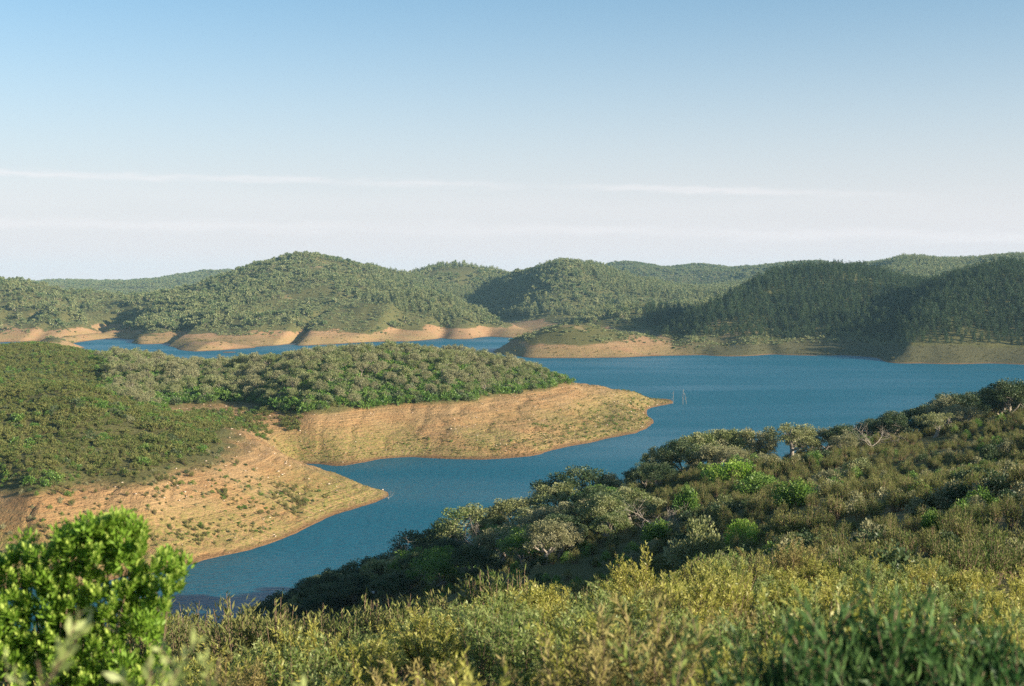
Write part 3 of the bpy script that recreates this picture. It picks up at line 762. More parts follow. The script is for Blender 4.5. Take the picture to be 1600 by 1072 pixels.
def left_scrub():
    x, y = sample(rng, 60000, 240, 780, -60, 900); z = ground(x, y); px = col_of(x, y)
    edge = POOL + 1.2 + 2.0 * fbm(x / 12, y / 12, 81, 3)
    spurflat = (px > 300) & (px < 470) & (y > 395) & (y < 460) & (z > 8.5 + 3 * fbm(x / 9, y / 9, 83, 2))
    ok = ((z > edge) | spurflat) & in_sight(x, y, z + 1) & (rng.random(len(x)) < .92 + 1.3 * fbm(x / 18, y / 18, 85, 3))
    # the old pool line across the left spur
    ok &= (y > 400) | (row_of(y, z) < np.interp(px, [-60, 61, 122, 217, 267, 330, 373, 400], [776, 772, 762, 753, 738, 724, 702, 690]) + 8 * fbm(x / 5, y / 5, 82, 2))
    n = ok.sum()
    green = vnoise(x[ok] / 7, y[ok] / 7, 87) * .6 + rng.random(n) * .4 > .72
    sc = (.45 + .85 * rng.random(n) ** 2.5) * (.75 + .5 * vnoise(x[ok] / 11, y[ok] / 11, 89))
    scatter('hillside_scrub', x[ok][~green], y[ok][~green], z[ok][~green] - .08, sc[~green], rng, heath_mid, 'olive scrub covering the slopes on the left shore')
    scatter('hillside_evergreen_scrub', x[ok][green], y[ok][green], z[ok][green] - .08, sc[green] * .85, rng, bush_mid, 'patches of darker green bushes on the left slopes')
    print('left scrub', n)
    # a few dozen larger bushes and small trees that stand out on the left slopes
    ms = [bush(540 + k, 1.6, 1.9, 12, 40, .26, [M_OAKDARK, M_GREEN, M_GREY][k % 3]) for k in range(3)]
    for (a, b, s, v, lab) in (
        (118, 640, 1.5, 0, 'dark rounded tree above a bare orange patch on the left slope'),
        (85, 648, 1.2, 0, 'dark bush at the left edge beside the bare orange patch'),
        (142, 688, 1.2, 0, 'dark green bush in the middle of the left scrub slope'),
        (205, 660, 1.0, 2, 'grey bush just below the crest of the left scrub hill'),
        (268, 690, 1.0, 0, 'upper dark bush of the pair right of centre on the left slope'),
        (280, 698, .9, 1, 'lower green bush of the pair right of centre on the left slope'),
        (228, 705, 1.1, 1, 'bright green bush in the middle of the left scrub slope'),
        (222, 727, 1.2, 1, 'larger bright green bush low on the left scrub slope'),
        (345, 712, 1.0, 0, 'last dark bush before the bare spur on the left slope'),
        (85, 755, 1.3, 1, 'green bush low on the left slope above the bare bank'),
        (235, 652, .9, 1, 'yellow green bush on the crest of the left scrub hill')):
        p = pick_ground(a, b, 250)
        if p is not None: thing('shrub', [('stems', ms[v][0]), ('foliage', ms[v][1])], p[0], p[1], p[2] - .1, s, a * .7, lab, 'bush', 'larger bushes on the left scrub slope')
def pick_ground(px, py, d0=20.0, d1=1500.0):
    """first ground met along a sight line"""
    d = np.exp(np.linspace(math.log(d0), math.log(d1), 3000)); x = (px - 800) / F_PX * d
    g = ground(x, d) - (EYE - d * (py - HORIZON) / F_PX)
    i = np.where(g >= 0)[0]
    if not len(i): return None
    i = i[0]; return float(x[i]), float(d[i]), float(ground(x[i], d[i])[0])
left_scrub()

def bank_plants():
    src = [joined_source('bank_tuft_pattern', brush(560 + k, .35, .42, 12, 4, .22, M_TUFT, .35)) for k in range(3)]
    src += [joined_source('bank_weed_pattern', bush(565, .5, .4, 4, 9, .25, M_TUFT, 1))]
    x, y = sample(rng, 130000, 240, 680, -40, 1060); z = ground(x, y)
    clump = fbm(x / 16, y / 16, 91, 3) + .5 * fbm(x / 4, y / 4, 93, 2)
    p = .20 + 1.5 * np.clip(clump - .10, 0, 1) + .35 * sstep(z, 4, 1.0) + .8 * sstep(z, 7.5, 3) * sstep(clump, -.12, .08) * (y > 405)
    ok = (z > .35) & (z < POOL + 1) & (rng.random(len(x)) < p * .8 * np.where(y < 400, .55, 1)) & in_sight(x, y, z + .4)
    scatter('bank_weeds', x[ok], y[ok], z[ok] - .03, (.22 + .75 * rng.random(ok.sum()) ** 2.5) * np.clip(y[ok] / 480, .55, 1), rng, src, 'sparse weeds and dry tufts on the bare reservoir banks')
    # green growth low on the peninsula bank and in two hollows of the left spur
    xg, yg = sample(rng, 40000, 270, 640, 250, 1030); zg = ground(xg, yg); pg = col_of(xg, yg); rg_ = row_of(yg, zg)
    low = (yg > 405) & (zg > .8) & (zg < 7.5) & (fbm(xg / 13, yg / 13, 121, 3) + .3 * sstep(zg, 7, 2) > .12)
    hol = (yg < 400) & ((((pg - 395) / 34) ** 2 + ((rg_ - 810) / 24) ** 2 < 1) | (((pg - 290) / 40) ** 2 + ((rg_ - 830) / 18) ** 2 < 1) | (((pg - 480) / 50) ** 2 + ((rg_ - 775) / 14) ** 2 < 1)) & (zg > .8)
    okg = (low & (rng.random(len(xg)) < .30)) | (hol & (rng.random(len(xg)) < .5))
    scatter('bank_green_growth', xg[okg], yg[okg], zg[okg] - .03, (.18 + .35 * rng.random(okg.sum()) ** 2), rng, [heath_mid[0], heath_mid[1], bush_mid[0]], 'green growth low on the bare banks')
    print('bank green', okg.sum())
    x2, y2 = sample(rng, 30000, 960, 1500); z2 = ground(x2, y2)
    ok2 = (z2 > .6) & (z2 < POOL) & (rng.random(len(x2)) < .12 + .25 * (col_of(x2, y2) > 1050) + 1.6 * np.clip(fbm(x2 / 50, y2 / 50, 95, 3), 0, 1))
    scatter('far_bank_weeds', x2[ok2], y2[ok2], z2[ok2] - .05, rng.uniform(1.0, 2.6, ok2.sum()), rng, src, 'sparse weeds on the far bare banks')
    print('bank', ok.sum(), ok2.sum())
    # stones strewn on the bare bank
    m, T = new_mat('bank_stone'); oi = T.n('ShaderNodeObjectInfo')
    b = T.n('ShaderNodeBsdfPrincipled'); T.l(T.mix(oi.outputs['Random'], (.26, .19, .13), (.52, .42, .32)), b.inputs['Base Color']); b.inputs['Roughness'].default_value = .9
    finish(T, b.outputs[0])
    ss = []
    for k in range(3):
        r_ = np.random.default_rng(570 + k)
        v = np.array([(i, j, l) for i in (-1, 1) for j in (-1, 1) for l in (0, 1)], float) * (.5, .35, .4) + r_.normal(size=(8, 3)) * .12
        me = mesh_np('stone', v, [np.array([[0, 1, 3, 2], [4, 6, 7, 5], [0, 4, 5, 1], [2, 3, 7, 6], [1, 5, 7, 3], [0, 2, 6, 4]])], m, np.zeros(6))
        ss.append(bpy.data.objects.new('stone_pattern', me))
    x, y = sample(rng, 7000, 240, 660, -40, 1060); z = ground(x, y)
    ok = (z > .2) & (z < POOL + .5) & in_sight(x, y, z + .3) & (rng.random(len(x)) < .5 + fbm(x / 20, y / 20, 99, 2) * 1.5)
    scatter('bank_stones', x[ok], y[ok], z[ok], rng.uniform(.15, .7, ok.sum()) ** 1.6, rng, ss, 'pale stones strewn over the bare banks')
bank_plants()

# ------------------------------------------------------------------ near hillside
heath_near = [joined_source('near_heath_pattern', brush(600 + k, .55, 1.3, 70, 13, .12, M_HEATH, .22)) for k in range(5)]
bush_near = [joined_source('near_bush_pattern', bush(620 + k, .9, 1.0, 14, 60, .13, [M_OAKDARK, M_GREEN, M_GREY][k % 3], 3)) for k in range(3)]
def near_scrub():
    x, y = sample(rng, 34000, 27, 330, -60, 1660); z = ground(x, y); px = col_of(x, y); py = row_of(y, z)
    path_ = np.exp(-((px - 1372) / 30) ** 2 - ((py - 795) / 16) ** 2)          # a patch of bare ground on the slope
    path_ += np.exp(-((px - 1310) / 35) ** 2 - ((py - 742) / 9) ** 2) * .8
    ok = (z > 1.5) & in_sight(x, y, z + 1.0) & (rng.random(len(x)) < (.56 + 1.3 * fbm(x / 9, y / 9, 101, 3)) * (1 - path_) * np.where((px < 1000) & (y > 105), .45, 1)) & (y < 330)
    for cpx, d0, d1 in ((1235, 166, 188), (1460, 180, 196), (735, 152, 172), (784, 140, 154)):     # trunks standing clear of the scrub
        ok &= ~((np.abs(px - cpx) < 20) & (y > d0) & (y < d1))
    n = ok.sum(); x, y, z, px = x[ok], y[ok], z[ok], px[ok]
    g = vnoise(x / 6, y / 6, 103) * .65 + rng.random(n) * .35 + .22 * sstep(px, 1020, 800) > .66
    s = rng.uniform(.5, 1.15, n) * (0.65 + .75 * vnoise(x / 8, y / 8, 105))
    scatter('slope_heath', x[~g], y[~g], z[~g] - .08, s[~g], rng, heath_near, 'brown olive heath covering the near slope')
    scatter('slope_undergrowth', x[g], y[g], z[g] - .08, s[g] * np.where(px[g] < 960, .65, 1.05), rng, bush_near, 'darker green undergrowth on the near slope')
    print('near scrub', n)
near_scrub()

oak_near = {
    'olive': [oak(700 + k, 6.5, 54, 150, .19, M_OAK, wide=.5, crad=.105, fork=.26, low=.16) for k in range(4)],
    'dark': [oak(710 + k, 6.5, 54, 150, .19, M_OAKDARK, wide=.48, crad=.115, fork=.18, low=.12) for k in range(3)],
    'grey': [oak(720 + k, 6.0, 44, 120, .19, M_GREY, M_PALE, wide=.5, crad=.11, fork=.24, low=.16) for k in range(3)],
    'open': [oak(730 + k, 6.5, 34, 150, .20, M_OAK, M_PALE, wide=.52, crad=.115, fork=.36, low=.40) for k in range(3)],
    'green': [oak(740 + k, 5.0, 34, 120, .17, M_GREEN, wide=.55, crad=.14, fork=.18) for k in range(2)],
}
def near_trees():
    used = {}
    T_ = [  # column, top row, distance, kind, label, width factor
        (1235, 653, 188, 'open', 'broad oak with pale forked trunk standing alone at the water side of the right slope', 1.25),
        (1460, 638, 196, 'open', 'open crowned oak with pale forked trunk in front of the dark trees at right', 1.15),
        (1090, 664, 190, 'olive', 'olive oak left of the tall fork trunked oak on the skyline of the slope', 1.1),
        (1150, 656, 192, 'olive', 'rounded olive oak directly left of the broad fork trunked oak', 1.1),
        (1032, 688, 187, 'olive', 'oak leaning out over the water at the left end of the upper row', 1.0),
        (1062, 676, 186, 'dark', 'dark oak second from the left end of the upper row', 1.0),
        (1120, 662, 194, 'olive', 'middle olive oak of the upper row left of the fork trunked oak', 1.0),
        (1180, 661, 192, 'grey', 'grey leafed oak touching the left side of the broad fork trunked oak', 1.0),
        (1292, 664, 192, 'grey', 'thin grey tree touching the right side of the broad fork trunked oak', .9),
        (1318, 659, 206, 'dark', 'low dark oak left of the grey half bare tree on the skyline', 1.0),
        (1352, 657, 210, 'dark', 'low dark oak behind the grey half bare tree on the skyline', 1.0),
        (1388, 646, 216, 'dark', 'dark oak starting the tall clump at the right edge', 1.0),
        (1418, 632, 222, 'dark', 'second dark oak of the tall clump at the right edge', 1.1),
        (1450, 624, 228, 'dark', 'third dark oak of the tall clump at the right edge', 1.1),
        (1484, 612, 228, 'grey', 'grey green oak on top of the clump at the right edge', 1.2),
        (1518, 606, 230, 'dark', 'dark oak near the highest point of the right edge clump', 1.2),
        (1552, 600, 232, 'dark', 'highest dark oak at the right edge', 1.2),
        (1590, 598, 232, 'dark', 'dark oak cut by the right edge of the picture', 1.2),
        (1505, 640, 205, 'grey', 'grey green oak in front of the right edge clump', 1.1),
        (905, 719, 182, 'dark', 'large dark oak standing above the others against the cove water', 1.35),
        (868, 742, 178, 'olive', 'olive oak on the left flank of the large dark oak by the cove', 1.0),
        (955, 736, 182, 'grey', 'thin grey tree right of the large dark oak by the cove', .8),
        (1000, 722, 188, 'dark', 'low dark oak between the cove oak and the upper row', 1.0),
        (803, 764, 176, 'olive', 'pale olive oak with two light trunks in the middle of the lower row', 1.15),
        (845, 784, 168, 'olive', 'wide pale olive crown right of the two trunk oak', 1.3),
        (735, 779, 172, 'open', 'open olive oak with a twisted pale trunk at the water side of the lower row', 1.3),
        (690, 802, 184, 'dark', 'dark oak left of the twisted trunk oak against the water', 1.0),
        (655, 816, 188, 'dark', 'dark oak at the lower water edge, two left of the twisted trunk oak', 1.0),
        (675, 838, 176, 'dark', 'shaded oak below the pair of dark oaks at the lower water edge', 1.1),
        (700, 856, 160, 'dark', 'shaded oak left of the foot of the twisted trunk oak', 1.0),
        (784, 828, 154, 'green', 'small fresh green tree with a pale stem right of the twisted trunk oak', 1.1),
        (845, 815, 152, 'grey', 'grey brown tree in the middle of the near wood', 1.3),
        (905, 828, 148, 'grey', 'grey brown tree right of centre in the near wood', 1.1),
        (940, 785, 166, 'green', 'yellow green tree below the large dark oak', 1.3),
        (985, 845, 140, 'olive', 'rounded olive tree at the right end of the near wood', 1.3),
        (1030, 770, 170, 'dark', 'dark tree behind the white dead branches', .9),
        (600, 850, 194, 'dark', 'first dark shaded oak down the lower left water edge', 1.0),
        (560, 864, 195, 'dark', 'second dark shaded oak down the lower left water edge', 1.0),
        (520, 878, 197, 'dark', 'third dark shaded oak down the lower left water edge', 1.0),
        (480, 893, 198, 'dark', 'fourth dark shaded oak down the lower left water edge', 1.0),
        (442, 912, 198, 'dark', 'fifth dark shaded oak down the lower left water edge', 1.0),
        (405, 935, 198, 'dark', 'sixth dark shaded oak down the lower left water edge', 1.0),
        (362, 960, 196, 'dark', 'last dark shaded oak at the lower left water edge', 1.0),
        (642, 862, 170, 'olive', 'small olive crown beside the pinkish bare tree', .9),
        (600, 895, 165, 'dark', 'shaded tree below the first oaks of the lower left edge', 1.1),
        (555, 915, 160, 'dark', 'shaded tree in the middle of the dark lower left wood', 1.1),
        (505, 935, 160, 'dark', 'shaded tree in the lower left corner of the dark wood', 1.1),
        (455, 955, 160, 'dark', 'lowest shaded tree left in the dark wood', 1.0),
        (675, 890, 148, 'dark', 'shaded tree just above the tall foreground shrubs', 1.1),
        (620, 925, 140, 'dark', 'shaded tree behind the left foreground shrubs', 1.1),
        (740, 890, 135, 'dark', 'dark tree behind the tallest foreground shrubs', 1.0),
        (880, 868, 130, 'dark', 'low dark tree behind the middle foreground shrubs', 1.0),
        (820, 878, 128, 'green', 'low green tree behind the middle foreground shrubs', .9),
    ]
    for px, top, d, kind, lab, wd in T_:
        x = (px - 800) / F_PX * d; g = float(ground(x, d)[0])
        h = EYE - d * (top - HORIZON) / F_PX - g
        h = min(max(h, 4.2), 9.5)
        vs_ = oak_near[kind]; v = used.get(kind, 0) % len(vs_); used[kind] = used.get(kind, 0) + 1
        base = {'grey': 6.0, 'green': 5.0}.get(kind, 6.5) * .98
        s = h / base
        w = s * wd * min(1.35, max(1.0, 5.5 / h))
        thing('cork_oak' if kind != 'green' else 'strawberry_tree', [('trunk', vs_[v][0]), ('crown', vs_[v][1])], x, d, g - .1, (w, w, s), (px * 1.7) % 6.28, lab, 'tree', 'trees on the near slope')
    # the wood between those trees
    rg = np.random.default_rng(77)
    taken = [((t[0] - 800) / F_PX * t[2], t[2]) for t in T_]
    zones = ((1000, 1330, 178, 204, 16, ('olive', 'dark', 'grey'), 'smaller oak filling the upper row on the right slope', 4.5),
             (1370, 1650, 200, 262, 34, ('dark', 'dark', 'grey'), 'oak inside the dark clump at the right edge', 6.3),
             (640, 1000, 122, 186, 24, ('olive', 'dark', 'grey', 'green'), 'smaller tree between the oaks of the near wood', 4.6),
             (370, 660, 140, 203, 20, ('dark', 'dark', 'olive'), 'smaller tree in the dark lower left of the near wood', 4.6))
    for p0, p1, d0, d1, n, kinds, lab, h0 in zones:
        for _ in range(n * 6):
            if n <= 0: break
            d = math.sqrt(rg.uniform(d0 * d0, d1 * d1)); px = rg.uniform(p0, p1); x = (px - 800) / F_PX * d
            if min((x - a) ** 2 + (d - b) ** 2 for a, b in taken) < 2.6 ** 2: continue
            if any(abs(px - c) < w_ and d < dd for c, w_, dd in ((1235, 42, 192), (1460, 36, 200), (735, 34, 176))): continue
            g = float(ground(x, d)[0])
            if g < 1.5: continue
            kind = kinds[rg.integers(len(kinds))]; v = rg.integers(len(oak_near[kind])); h = h0 * rg.uniform(.7, 1.15)
            s = h / {'grey': 6.0, 'green': 5.0}.get(kind, 6.5); w = s * rg.uniform(1.0, 1.35)
            taken.append((x, d)); n -= 1
            look = {'olive': 'olive green', 'dark': 'dark green', 'grey': 'grey leafed', 'green': 'fresh green'}[kind]
            thing('cork_oak' if kind != 'green' else 'strawberry_tree', [('trunk', oak_near[kind][v][0]), ('crown', oak_near[kind][v][1])], x, d, g - .1, (w, w, s), rg.random() * 6.28, look + ' ' + lab, 'tree', lab.replace('tree', 'trees').replace('oak ', 'oaks '))
near_trees()

def near_bushes():
    mats = {'lime': M_LIME, 'green': M_GREEN, 'dark': M_OAKDARK, 'olive': M_OAK, 'grey': M_GREY}
    ms = {k: [bush(760 + 7 * i + j, 1.0, 1.0, 22, 130, .105, m) for j in range(2)] for i, (k, m) in enumerate(mats.items())}
    B = [  # column, foot row, width px, height px, kind, label
        (1165, 858, 52, 50, 'lime', 'small round bright green bush alone in the middle of the right slope'),
        (1090, 880, 80, 66, 'olive', 'large yellow green bush left of the small round bright bush'),
        (1140, 752, 74, 34, 'lime', 'bright green bush spreading below the upper row of oaks'),
        (1185, 772, 70, 36, 'green', 'mid green bush touching the right side of the spreading bright bush'),
        (1246, 790, 64, 44, 'green', 'large green bush above the middle of the right slope'),
        (1216, 740, 24, 20, 'dark', 'small blue green bush at the foot of the fork trunked oak'),
        (1072, 800, 36, 44, 'green', 'green bush just right of the white dead branches'),
        (1100, 748, 26, 26, 'green', 'small green bush at the left end of the spreading bright bush'),
        (1460, 832, 42, 40, 'green', 'dark green upright bush alone on the far right of the slope'),
        (1478, 868, 46, 44, 'dark', 'dark bush below the upright green bush on the far right'),
        (1522, 760, 60, 34, 'dark', 'dark green bush at the right edge below the oaks'),
        (1545, 725, 34, 32, 'dark', 'very dark bush on the right edge of the slope'),
        (1080, 905, 50, 34, 'dark', 'dark bush under the large yellow green bush'),
        (1285, 815, 34, 22, 'grey', 'pale grey bush in the middle of the right slope'),
        (1030, 850, 46, 40, 'green', 'green bush left of the large yellow green bush'),
        (1130, 800, 40, 26, 'olive', 'olive bush below the spreading bright bush'),
        (1340, 735, 44, 22, 'olive', 'low olive bush beside the bare patch high on the slope'),
        (960, 800, 44, 32, 'green', 'green bush below the thin grey tree'),
        (1125, 720, 34, 22, 'dark', 'dark bush below the middle of the upper row'),
    ]
    for i, (px, py, w, h, k, lab) in enumerate(B):
        p = pick_ground(px, py, 30, 330)
        if p is None: print('no ground', px, py); continue
        d = p[1]
        thing('shrub', [('stems', ms[k][i % 2][0]), ('foliage', ms[k][i % 2][1])], p[0], d, p[2] - .15, (w * .56 * d / F_PX, w * .56 * d / F_PX, h * .86 * d / F_PX), i * 1.3, lab, 'bush', 'bushes on the near slope')
near_bushes()

def dead_trees():
    D = [  # column, foot row, height px, seed, label, tilt, name, width factor, hint distance
        (1025, 832, 52, 811, 'white leafless fallen branches lying among the bushes', 1.25, 'dead_tree', 1.5),
        (905, 800, 62, 812, 'pale half bare tree in front of the large dark oak', .45, 'dead_tree', .9),
        (1362, 708, 44, 813, 'grey bare branched tree on the skyline left of the right edge clump', .9, 'dead_tree', 1.2),
        (632, 915, 56, 814, 'pinkish bare tree at the lower water edge', .4, 'dead_tree', .75),
        (742, 868, 50, 815, 'small bare pale tree beside the twisted trunk oak', .5, 'dead_tree', .7),
    ]
    for px, py, hp, seed, lab, tilt, nm, wf in D:
        p = pick_ground(px, py, 60, 330)
        if p is None: continue
        m = bare_tree(seed, 5.0, 5, 5, .11, tilt, twigs=6)
        s = hp * p[1] / F_PX / 5.0 * 1.15
        thing(nm, [('trunk', m[0]), ('twigs', m[1])], p[0], p[1], p[2] - .1, (s * wf, s * wf, s), seed, lab, 'dead tree', 'leafless trees')
    # snag on the tip of the left spur and the drowned trunks off the peninsula
    m = bare_tree(821, 5.0, 4, 3, .10, 1.15, twigs=4)
    d = 344.0; x = (607 - 800) / F_PX * d
    thing('dead_tree', [('trunk', m[0]), ('twigs', m[1])], x, d, max(float(ground(x, d)[0]), -.2), .62, .4, 'small leafless snag on the tip of the left spur', 'dead tree', 'leafless trees')
    for px, py, hp, seed, lab in ((1051, 631, 20, 822, 'leftmost slender drowned trunk off the peninsula tip'),
                                  (1067, 632, 24, 823, 'tallest of the drowned bare trunks standing in the lake'),
                                  (1073, 631, 18, 824, 'rightmost drowned trunk with a few side branches in the lake')):
        d = EYE * F_PX / (py - HORIZON); x = (px - 800) / F_PX * d
        rg = np.random.default_rng(seed); h = hp * d / F_PX
        p, _ = path(rg, (0, 0, -1.5), (rg.normal() * .05, 0, 1), h + 1.5, 6, .03)
        br = []
        for k in range(6):
            q, _ = path(rg, p[3 + k % 3], rdir(rg, 1)[0] + np.array([0, 0, .5]), h * .16, 3, .2); br.append(tube(q, (.07, .05, .04, .02), 4))
        tv, tf = tube(p, np.linspace(.11, .04, len(p)), 6); bv, bf = join(br)
        thing('drowned_tree', [('trunk', mesh_np('drowned_trunk', tv, [tf], M_PALE, smooth=True)), ('branches', mesh_np('drowned_branches', bv, [bf], M_PALE))], x, d, 0, 1, 0, lab, 'dead tree', 'drowned trunks in the lake')
dead_trees()

# ------------------------------------------------------------------ foreground shrubs
def rockrose(seed, h=1.25, r=.5, stems=34, sprigs=7, per=13, leaf=.056, mat=None, wd=.30):
    """upright shrub: stems, side sprigs, narrow leaves in pairs along every sprig"""
    rng = np.random.default_rng(seed)
    tb, Pn, Dn, tn = [], [], [], []
    for k in range(stems):
        a = rng.random() * 6.283; q = math.sqrt(rng.random())
        d = np.array([math.cos(a) * q * r / h, math.sin(a) * q * r / h, 1.0])
        L = h * (.72 + .34 * rng.random()) * (1 - .25 * q)
        p, _ = path(rng, (math.cos(a) * q * .14, math.sin(a) * q * .14, -.08), d, L + .08, 6, .09, .04)
        tb.append(tube(p, np.linspace(.0075, .002, len(p)), 4))
        t0 = rng.random()
        for j in range(sprigs + 1):
            if j == sprigs: s0 = p[-2]; sd = unit(p[-1] - p[-2]); sl = .16
            else:
                f_ = .30 + .66 * rng.random(); i = min(int(f_ * 6), 5); s0 = p[i] + (p[i + 1] - p[i]) * (f_ * 6 - i)
                b = rng.random() * 6.283; sd = unit(np.array([math.cos(b) * .75, math.sin(b) * .75, 1.0])); sl = .10 + .12 * rng.random()
                tb.append(tube(np.stack([s0, s0 + sd * sl]), (.003, .001), 3))
            u = (np.arange(per) + .5) / per
            pp = s0 + sd * sl * u[:, None]
            az = np.arange(per) * 2.4 + rng.random() * 6
            e1 = unit(np.cross(sd, [0.3, .9, .1])); e2 = np.cross(sd, e1)
            out_ = np.cos(az)[:, None] * e1 + np.sin(az)[:, None] * e2
            Pn.append(pp); Dn.append(unit(out_ * (.95 - .5 * u[:, None]) + sd * .8 + rng.normal(size=(per, 3)) * .15)); tn.append(np.full(per, t0 * .35 + rng.random() * .25) + u * .35)
    Pn = np.concatenate(Pn); n = len(Pn); L = leaf * (.65 + .6 * rng.random(n))
    v, f = cards(Pn, np.concatenate(Dn), L, L * wd, rng, .08)
    tv, tf = join(tb)
    return mesh_np('rockrose_stems', tv, [tf], M_TWIG), mesh_np('rockrose_foliage', v, [f], mat or M_ROCKROSE, np.clip(np.concatenate(tn) + rng.random(n) * .1, 0, 1))

def thicket():
    looks = ('yellow green', 'yellow green', 'pale yellow', 'dark green', 'green', 'withered brownish')
    mt = (M_ROCKROSE, M_ROCKROSE, M_ROCKROSE, M_ROCKGREEN, M_ROCKGREEN, M_ROCKDRY)
    ms = [rockrose(900 + k, 1.25, .48, 30 + 4 * (k % 2), 8, 13, .056 + .006 * (k % 3), mt[k], (.30, .26, .34, .32, .24, .22)[k]) for k in range(6)]
    x, y = sample(rng, 9000, 5.0, 34, 20, 1640); px = col_of(x, y); z = ground(x, y)
    k = spaced(x, y, .95, rng.permutation(len(x))); x, y, z, px = x[k], y[k], z[k], px[k]
    h = rng.uniform(.55, 1.1, len(x)) * (0.62 + .75 * vnoise(x / 1.9, y / 1.9, 111))
    h *= 1 + .30 * np.exp(-((px - 775) / 45) ** 2) * (y > 9) * (y < 17)
    top = z + 1.25 * h
    py = row_of(y, top)
    # sight-line crest of the thicket in the photo, left to right
    crest = np.interp(px, [0, 240, 330, 450, 560, 640, 720, 745, 800, 860, 1000, 1130, 1300, 1450, 1600], [1075, 1040, 1005, 965, 945, 945, 935, 885, 880, 898, 880, 868, 856, 862, 880])
    lim = EYE - (crest - HORIZON) / F_PX * y
    h = np.minimum(h, (lim - z) / 1.25 * np.where(rng.random(len(x)) < .16, np.where(px < 620, 1.1, 1.35), rng.uniform(.72, 1.08, len(x))))
    ok = (h > .42) & (py < 1085) & ~((px < 330) & (y < 12)) & ~((px > 1130) & (px < 1560) & (y < 6.8))
    print('thicket', ok.sum())
    o = np.argsort(-(h / y)[ok])
    idx = np.where(ok)[0][o][:300]
    for i in idx:
        patch = vnoise(x[i] / 1.8, y[i] / 1.8, 115) + rng.normal() * .12
        v = int(rng.integers(3, 5)) if patch > .62 else 5 if patch < .10 else int(rng.integers(0, 3))
        c = px[i]
        where = 'left' if c < 640 else 'middle' if c < 1050 else 'right'
        w = h[i] ** .5
        thing('rockrose_shrub', [('stems', ms[v][0]), ('foliage', ms[v][1])], x[i], y[i], z[i] - .03, (w, w, h[i]), rng.random() * 6.28,
              'upright ' + looks[v] + ' shrub ' + ('at the front' if y[i] < 11 else 'in the middle depth' if y[i] < 19 else 'along the back crest') + ' of the foreground thicket, ' + {'left': 'left of centre', 'middle': 'at its centre', 'right': 'right of centre'}[where], 'bush', 'shrubs of the foreground thicket, ' + where, (rng.normal() * .13, rng.normal() * .13))
    r = np.where(ok)[0][o][300:]
    if len(r):
        src = [joined_source('thicket_pattern', m) for m in ms[:3]]
        scatter('thicket_growth', x[r], y[r], z[r] - .03, h[r], rng, src, 'yellow green shrubs filling the back of the thicket')
thicket()

